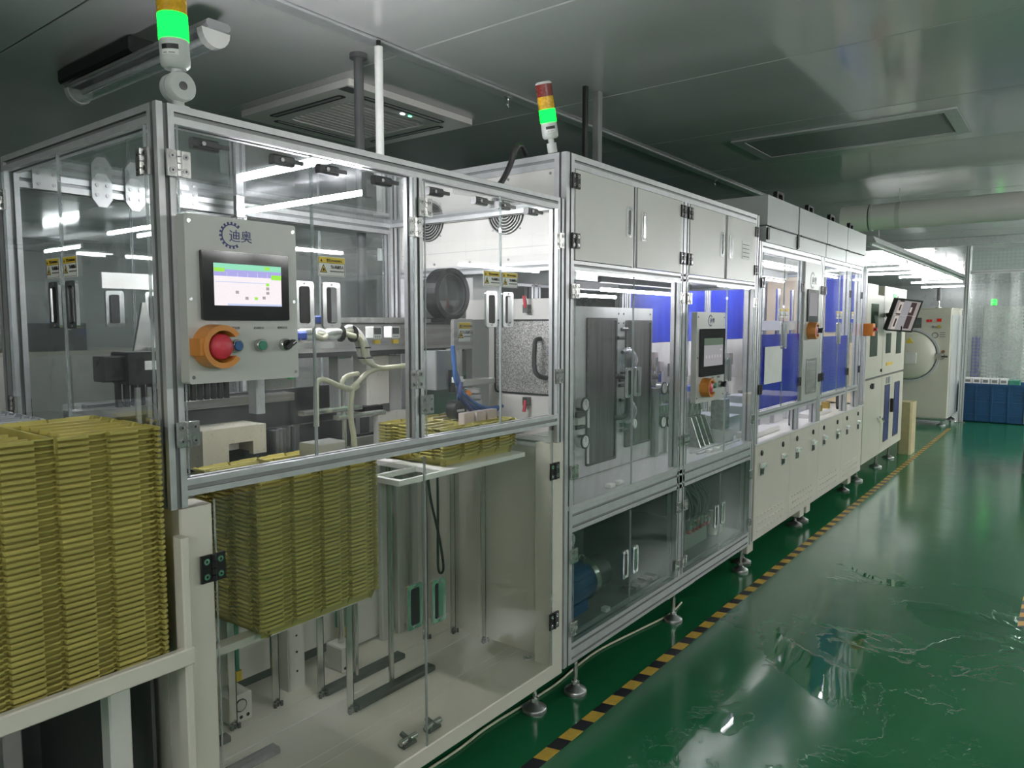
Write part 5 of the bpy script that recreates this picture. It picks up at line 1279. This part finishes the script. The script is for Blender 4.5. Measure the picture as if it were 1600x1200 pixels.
# ------------------------------------------------------------------ machine 4: cream inspection cabinet
D = thing('inspection_cabinet', (8.15, 2.0, 0), 'cream inspection cabinet with narrow dark windows and a lever handle beside monitor', 'cabinet')
MB('cream_paint').box(7.215, 9.10, 1.545, 2.50, .20, .975).build('lower_body', D)
MB('cream_paint').cbox(7.215, 7.95, 1.522, 2.50, .992, 1.765, .005).build('upper_body', D)
MB('white_panel').cbox(7.26, 7.70, 1.53, 2.40, 1.767, 1.86, .005).build('top_unit', D)
MB('cream_paint').cbox(7.96, 9.10, 1.522, 2.50, .992, 1.862, .005).build('upper_body', D)
MB('dark_grey').box(7.215, 9.10, 1.535, 2.49, .975, .992).build('joint_strip', D)
for a, b, nm in ((7.22, 7.98, 'door'), (7.985, 8.50, 'door'), (8.505, 9.095, 'door')):
    d = MB('cream_paint').cbox(a, b, 1.522, 1.544, .205, .972, .004, 'y').build('door', D)
    if a > 7.9:
        MB('dark_steel').ring(rr(8.13 if a < 8.4 else 8.62, 8.36 if a < 8.4 else 8.88, .30, .88, .006), rr(8.14 if a < 8.4 else 8.63, 8.35 if a < 8.4 else 8.87, .31, .87, .005), 'y', 1.516, 1.522).build('window_frame', d)
        MB('blue_navy').box(8.14 if a < 8.4 else 8.63, 8.35 if a < 8.4 else 8.87, 1.5185, 1.5225, .31, .87).build('window_pane', d)
    if a == 7.22:
        mb = MB('chrome').lathe((7.86, 1.522, .58), [(.016, 0), (.016, -.02)], 10, 'chrome', 'y').cyl((7.86, 1.49, .58), (7.98, 1.485, .53), .010, n=8, mat='chrome'); mb.build('lever_handle', d)
        mb = MB('black').box(7.50, 7.56, 1.505, 1.522, .885, .935).box(7.46, 7.50, 1.512, 1.522, .895, .925); mb.build('key_switch', d)
    if a == 7.985: MB('black').cbox(8.43, 8.47, 1.495, 1.522, .58, .72, .004).build('pull_handle', d)
for a, b, z0, z1 in ((7.395, 7.68, 1.19, 1.68), (8.10, 8.32, 1.20, 1.40), (8.62, 8.86, 1.18, 1.50)):
    MB('acrylic_green').box(a, b, 1.514, 1.519, z0, z1).build('window_pane', D); MB('dark_grey').box(a, b, 1.519, 1.5225, z0, z1).build('window_recess', D)
MB('green_clip').box(8.38, 8.55, 1.519, 1.5222, 1.76, 1.80).build('status_strip', D)
mb = MB('grey_panel').cbox(8.60, 8.95, 1.516, 1.5222, 1.60, 1.78, .004, 'y'); mb.build('hatch', D)
MB('sign_yellow').box(8.15, 8.45, 1.518, 1.5222, 1.075, 1.105).build('yellow_label', D)
MB('black').lathe((7.90, 1.522, 1.04), [(.016, 0), (.016, -.012)], 10, 'black', 'y').build('knob', D)
for x in (8.18, 8.29): MB('mid_grey').box(x, x + .08, 1.518, 1.5222, .89, .955).build('vent_plate', D)
for x, y in ((7.5, 1.62), (8.35, 1.62), (9.0, 1.62), (7.5, 2.4), (9.0, 2.4)): foot(D, x, y, .201, .06)
MB('hood_grey').cbox(8.0, 8.25, 1.75, 2.1, 1.863, 2.0, .006).build('camera_box', D)
# monitor
mon = thing('monitor', (8.05, 1.49, 1.5), 'black framed computer monitor tilted down, mounted before the cream cabinet', 'monitor')
R_ = Matrix.Translation((7.93, 1.345, 1.575)) @ Matrix.Rotation(math.radians(-23.5), 4, 'Z') @ Matrix.Rotation(math.radians(17), 4, 'X') @ Matrix.Rotation(math.radians(3), 4, 'Y')
def put(mb, name, par):
    mb.v = [tuple(R_ @ Vector(q)) for q in mb.v]; return mb.build(name, par)
W2, H2 = .205, .160
put(MB('black').ring(rr(-W2, W2, -H2, H2, .006), rr(-W2 + .016, W2 - .016, -H2 + .016, H2 - .016, .004), 'y', -.012, 0).box(-W2 + .004, W2 - .004, 0, .028, -H2 + .004, H2 - .004), 'frame', mon)
mb = MB('mon_bg').box(-W2 + .016, W2 - .016, -.006, -.002, -H2 + .016, H2 - .016)
def mr_(a, b, c, d, m_, k=1): mb.box(-W2 + .016 + (2 * W2 - .032) * a, -W2 + .016 + (2 * W2 - .032) * b, -.006 - .0006 * k, -.004, -H2 + .016 + (2 * H2 - .032) * c, -H2 + .016 + (2 * H2 - .032) * d, m_)
mr_(.13, .30, 0, 1, 'mon_light'); mr_(.62, .85, .06, .96, 'mon_dark'); mr_(.13, .30, .95, 1, 'mon_dark', 2); mr_(.13, .30, .48, .56, 'mon_dark', 2); mr_(.18, .24, .65, .85, 'mon_dark', 2); mr_(.18, .25, .10, .38, 'mon_dark', 2); mr_(.64, .72, .62, .80, 'mon_light', 2); mr_(0, 1, .50, .51, 'mon_light', 3); mr_(.30, .62, .02, 1, 'scr_dim', 1)
put(mb, 'screen', mon)
put(MB('black').cbox(-.06, .06, .028, .06, -.06, .06, .006, 'y'), 'mount_plate', mon)
MB('black').tube([(8.02, 1.39, 1.60), (8.04, 1.45, 1.59), (8.06, 1.515, 1.58)], .022, 10).build('arm', mon)
MB('black').tube([(7.93, 1.36, 1.47), (7.97, 1.37, 1.42), (8.05, 1.40, 1.42), (8.12, 1.44, 1.46)], .006, 6).build('cable', mon)
g = MB('guard_yellow').cbox(9.36, 9.66, 1.46, 1.60, 0, .60, .02).build('corner_guard')
tag(g, 'pale yellow floor guard block beside the cream cabinet end', 'guard')

# ------------------------------------------------------------------ far end: oven, crate, curtain
O = thing('vacuum_oven', (12.8, 2.1, 0), 'large cream vacuum oven with a round domed door at the aisle end', 'oven')
MB('oven_paint').cbox(12.26, 13.40, 1.46, 2.75, .12, 1.70, .012).build('body', O)
MB('hood_grey').box(12.30, 13.38, 1.452, 1.46, .14, 1.62).build('side_skin', O)
MB('oven_paint').cbox(12.255, 13.40, 1.455, 2.755, 1.702, 1.722, .006).build('top_cover', O)
dr = MB('oven_paint').lathe((12.26, 1.98, 1.03), [(.36, 0), (.36, -.03), (.34, -.05), (.27, -.085), (.17, -.11), (.06, -.12)], 36, 'oven_paint', 'x').build('door', O)
MB('hood_grey').ring(circ(1.98, 1.03, .40, 36), circ(1.98, 1.03, .362, 36), 'x', 12.222, 12.26).build('door_ring', dr)
MB('dark_grey').ring(circ(1.98, 1.03, .366, 36), circ(1.98, 1.03, .356, 36), 'x', 12.216, 12.24).build('door_gasket', dr)
mb = MB('steel').cbox(12.20, 12.26, 1.53, 1.64, .985, 1.06, .006).cyl((12.19, 1.56, 1.02), (12.19, 1.48, 1.02), .012, n=8, mat='dark_steel'); mb.build('latch', dr)
mb = MB('sign_yellow').prism([(2.02, 1.21), (1.92, 1.21), (1.97, 1.29)], 'x', 12.150, 12.19); mb.build('warning_triangle', dr)
MB('white_panel').cbox(12.12, 12.16, 1.87, 2.02, .91, 1.07, .004).build('door_box', dr)
for y, z, m_ in ((1.76, 1.535, 'led_red'), (1.72, 1.535, 'led_red')): MB(m_).box(12.252, 12.2595, y - .016, y + .016, z - .018, z + .018).build('display', O)
MB('led_red').box(12.252, 12.2595, 1.585, 1.645, 1.52, 1.57).build('display', O)
MB('dark_grey').box(12.252, 12.2595, 1.84, 1.95, 1.43, 1.58).build('touch_screen', O)
MB('brass').cyl((12.24, 1.612, 1.45), (12.26, 1.612, 1.45), .025, n=12).build('knob', O)
MB('mid_grey').cyl((12.245, 1.69, 1.45), (12.26, 1.69, 1.45), .018, n=12).build('knob', O)
MB('brown').cyl((12.24, 1.545, 1.09), (12.26, 1.545, 1.09), .022, n=12).build('knob', O)
mb = MB('ink_grey')
for k in range(3): mb.box(12.255, 12.2596, 1.53, 1.60, 1.30 + k * .03, 1.31 + k * .03)
mb.ring(circ(1.66, 1.325, .045, 14), circ(1.66, 1.325, .03, 14), 'x', 12.255, 12.2596); mb.build('maker_print', O)
MB('chrome').cbox(12.24, 12.30, 1.48, 2.7, .08, .122, .01, 'y').build('plinth', O)
for x, y in ((12.36, 1.54), (12.36, 2.65), (13.3, 1.54), (13.3, 2.65)): foot(O, x, y, .121, .06)
t_ = thing('unlit_signal_lamp', (12.5, 1.66, 1.722), 'small unlit grey signal lamp standing on the round-door oven', 'lamp')
MB('mid_grey').cyl((12.5, 1.66, 1.83), (12.5, 1.66, 2.03), .032, n=14).build('lamp_column', t_); MB('steel').cyl((12.5, 1.66, 1.7225), (12.5, 1.66, 1.83), .012, n=10).build('stem', t_); MB('steel').cyl((12.5, 1.66, 1.7225), (12.5, 1.66, 1.735), .04, n=14).build('base', t_)
# partition post and curtain
r = thing('partition_post', (13.0, 1.36, 0), 'tall metal partition post between round-door oven and dotted curtain', 'post')
bar(r, 'post', 'z', 0, ZC - .001, 12.93, 13.0, 1.335, 1.40); MB('steel').box(12.90, 13.03, 1.30, 1.435, 0, .012).build('base_plate', r)
r = thing('dotted_curtain', (13.95, .3, 0), 'translucent dotted plastic curtain hanging behind the blue crate', 'curtain')
vs, fs = [], []
nn = 60
for i in range(nn + 1):
    y = 1.42 - 2.6 * i / nn; x = 13.95 + .02 * math.sin(i * .9) + .012 * math.sin(i * .37)
    vs += [(x, y, .03), (x, y, 2.28)]
for i in range(nn): fs.append((2 * i, 2 * i + 1, 2 * i + 3, 2 * i + 2))
MB('curtain_sheet').add(vs, fs, smooth=True).build('sheet', r)
bar(r, 'curtain_rail', 'y', -1.3, 1.46, 13.92, 13.98, 2.28, 2.34)
MB('curtain_sheet').box(13.945, 13.952, -1.3, 1.42, 2.345, 2.66).build('upper_sheet', r)
bar(r, 'curtain_post', 'z', 0, 2.70, 13.92, 13.98, 1.42, 1.48)
c = thing('tall_cabinet', (15.2, 1.0, 0), 'pale tall cabinet standing behind the dotted curtain', 'cabinet')
MB('white_panel').cbox(14.8, 15.6, .72, 1.30, .05, 1.78, .01).build('body', c); MB('grey_panel').cbox(14.785, 14.80, .74, 1.0, .30, .70, .004).build('hatch', c); MB('dark_grey').box(14.82, 15.58, .74, 1.28, 0, .05).build('plinth', c)
MB('mid_grey').cyl((14.78, .85, .52), (14.79, .85, .52), .05, n=14).build('fan', c)
tg = thing('small_green_lamp', (14.95, 1.17, 1.78), 'small glowing green lamp on the cabinet behind the curtain', 'lamp')
MB('lens_green').cyl((14.95, 1.17, 1.81), (14.95, 1.17, 1.90), .04, n=12, mat='lens_green').build('lens', tg); MB('black').cyl((14.95, 1.17, 1.7805), (14.95, 1.17, 1.81), .035, n=12).build('base', tg)
pb = MB('purple').cbox(14.3, 14.5, 1.30, 1.40, 0, 1.28, .01).build('purple_cabinet'); tag(pb, 'narrow violet cabinet just behind the curtain edge', 'cabinet')
# blue crate
r = thing('blue_crate', (13.45, .98, 0), 'large blue plastic crate on the floor in front of dotted curtain', 'crate')
x0, x1, y0, y1, H = 13.12, 13.78, .56, 1.385, .585
mb = MB('crate_blue').ring(rr(x0, x1, y0, y1, .03), rr(x0 + .018, x1 - .018, y0 + .018, y1 - .018, .02), 'z', .02, H); mb.box(x0 + .01, x1 - .01, y0 + .01, y1 - .01, .01, .03); mb.build('bin', r)
MB('crate_blue').ring(rr(x0 - .015, x1 + .015, y0 - .015, y1 + .015, .035), rr(x0 + .005, x1 - .005, y0 + .005, y1 - .005, .025), 'z', H - .03, H + .004).build('rim', r)
for y in (y0 + .01, y0 + .21, y0 + .42, y0 + .62, y1 - .035): MB('crate_blue').cbox(x0 - .014, x0, y, y + .025, .02, H - .03, .003).build('rib', r)
for z in (.10, .30): MB('crate_blue').box(x0 - .010, x0, y0 + .03, y1 - .03, z, z + .02).build('rib', r)
for k in range(6):
    for j in range(4): MB('crate_blue').box(x0 - .008, x0, y0 + .06 + k * .12, y0 + .125 + k * .12, .35 + j * .045, .37 + j * .045).build('lattice_bar', r)
lb = ['first', 'second', 'third', 'fourth', 'fifth']
for k in range(5):
    y = 1.27 - k * .115
    b = MB('paper').cbox(13.25, 13.50, y, y + .105, .03, .66, .004); b.box(13.2485, 13.25, y + .02, y + .085, .60, .64, 'ink_grey')
    b = b.build('white_carton'); tag(b, 'white carton in the blue crate, %s from the oven side' % lb[k], 'carton', 'cartons in the blue crate')
b = MB('button_green').cbox(13.25, 13.5, .66, .80, .03, .645, .01).build('green_pouch'); tag(b, 'dark green pouch at the right end of the blue crate', 'pouch')
# right edge of the aisle
r = thing('grey_bin', (9.2, .15, 0), 'grey bin with pale yellow lid at the right aisle edge', 'bin')
MB('mid_grey').cbox(8.86, 9.5, -.2, .385, .0, .50, .02).build('body', r); MB('guard_yellow').cbox(8.85, 9.51, -.21, .395, .50, .64, .02).build('lid', r)

# cabinets of the next row, seen through the first enclosure
for x0, lb in ((1.15, 'pale control cabinet of the next row seen through the left side doors'), (2.9, 'second pale cabinet of the next row behind the first enclosure')):
    r = thing('row_cabinet', (x0 + .4, 4.3, 0), lb, 'cabinet', 'cabinets of the next row')
    MB('cream_paint').cbox(x0, x0 + .85, 4.02, 4.6, .06, 1.36, .006).build('body', r)
    MB('dark_grey').box(x0 + .02, x0 + .83, 4.04, 4.58, 0, .06).build('plinth', r)
    for k in (0, 1):
        d = MB('white_panel').cbox(x0 + .01 + .42 * k, x0 + .42 + .42 * k, 4.0, 4.02, .08, 1.34, .003, 'y').build('door', r)
        MB('black').cbox(x0 + (.37 if k == 0 else .445), x0 + (.40 if k == 0 else .475), 3.985, 4.0, .68, .82, .003).build('handle', d)
    MB('dark_grey').cbox(x0 + .25, x0 + .55, 4.1, 4.3, 1.3605, 1.50, .01).build('control_box', r)
# ------------------------------------------------------------------ signal towers
def tower(name, base, tilt, lb, segs, swivel):
    r = thing(name, base, lb, 'signal tower')
    Mx = Matrix.Translation(base) @ Matrix.Rotation(tilt, 4, 'Y')
    def seg(nm, prof, m_, n=24):
        mb = MB(m_).lathe((0, 0, 0), prof, n, m_); mb.v = [tuple(Mx @ Vector(q)) for q in mb.v]; return mb.build(nm, r)
    z = 0.0
    if swivel:
        MB('lamp_body').lathe(base, [(.024, 0), (.024, .006), (.012, .010), (.012, .022)], 18).build('base', r)
        c = (base[0], base[1], base[2] + .047)
        mb = MB('lamp_body').lathe(c, [(.028, .022), (.031, .019), (.031, .002)], 24, 'lamp_body', 'y'); mb.lathe(c, [(.031, -.002), (.031, -.018), (.028, -.022)], 24, 'lamp_body', 'y')
        mb.lathe(c, [(.009, -.022), (.009, -.0235)], 12, 'dark_steel', 'y'); mb.build('swivel_joint', r)
        z = .068
    else:
        seg('base', [(.022, 0), (.022, .006), (.016, .010)], 'chrome'); seg('socket', [(.018, .010), (.018, .045)], 'lamp_body'); z = .044
    seg('stem', [(.011, z), (.011, z + .020)], 'lamp_body')
    z += .016
    bd = seg('body', [(.022, z), (.029, z + .006), (.030, z + .016), (.0295, z + .058)], 'lamp_body')
    mb = MB('black')
    for k in range(9):
        a0, a1 = PI * 1.05 + k * .13, PI * 1.05 + (k + 1) * .13
        for q0, q1, m_ in ((.034, .044, 'black'), (.022, .033, 'paper')):
            R0, R1 = .0303, .0308
            P = [(R0 * math.cos(a0), R0 * math.sin(a0)), (R1 * math.cos(a0), R1 * math.sin(a0)), (R1 * math.cos(a1), R1 * math.sin(a1)), (R0 * math.cos(a1), R0 * math.sin(a1))]
            mb.prism(P, 'z', z + q0, z + q1, m_)
        if k in (1, 2, 4, 5, 6): 
            P = [(.0307 * math.cos(a0 + .01), .0307 * math.sin(a0 + .01)), (.0311 * math.cos(a0 + .01), .0311 * math.sin(a0 + .01)), (.0311 * math.cos(a1 - .01), .0311 * math.sin(a1 - .01)), (.0307 * math.cos(a1 - .01), .0307 * math.sin(a1 - .01))]
            mb.prism(P, 'z', z + .025, z + .027, 'ink_grey')
    mb.v = [tuple(Mx @ Vector(q)) for q in mb.v]; mb.build('rating_label', bd)
    z += .058
    for nm, m_, h in segs:
        pr = [(.0300, z)]
        for k in range(8): pr += [(.0302, z + h * (k + .25) / 8), (.0297, z + h * (k + .75) / 8)]
        pr += [(.0300, z + h)]
        seg(nm, pr, m_); z += h
    seg('cap', [(.030, z), (.030, z + .004), (.024, z + .009)], 'lamp_body')
    return r
tower('signal_tower', (.850, 1.555, 1.955), math.radians(-2.0), 'signal tower glowing green under amber, on the nearest machine corner', (('green_lens', 'lens_green', .052), ('amber_lens', 'lens_amber', .052), ('red_lens', 'lens_red', .05)), True)
tower('signal_tower', (2.335, 1.60, 2.128), math.radians(-15.0), 'leaning signal tower with red, amber and glowing green lenses on white cabinet corner', (('green_lens', 'lens_green', .046), ('amber_lens', 'lens_amber', .044), ('red_lens', 'lens_red', .043)), False)
tower('signal_tower', (7.06, 1.60, 1.985), 0.0, 'small distant signal tower glowing green at the far end of the hoods', (('green_lens', 'lens_green', .046), ('amber_lens', 'lens_amber', .044), ('red_lens', 'lens_red', .043)), False)
# black corrugated cable from the second tower into the first machine
cb = MB('black').tube([(2.30, 1.70, 2.135), (2.27, 1.70, 2.165), (2.235, 1.70, 2.15), (2.22, 1.72, 2.08), (2.18, 1.74, 2.01), (2.10, 1.76, 1.972), (1.98, 1.78, 1.966)], .011, 10).build('tower_cable')
tag(cb, 'thick black cable looping from second tower down to first machine roof', 'cable')
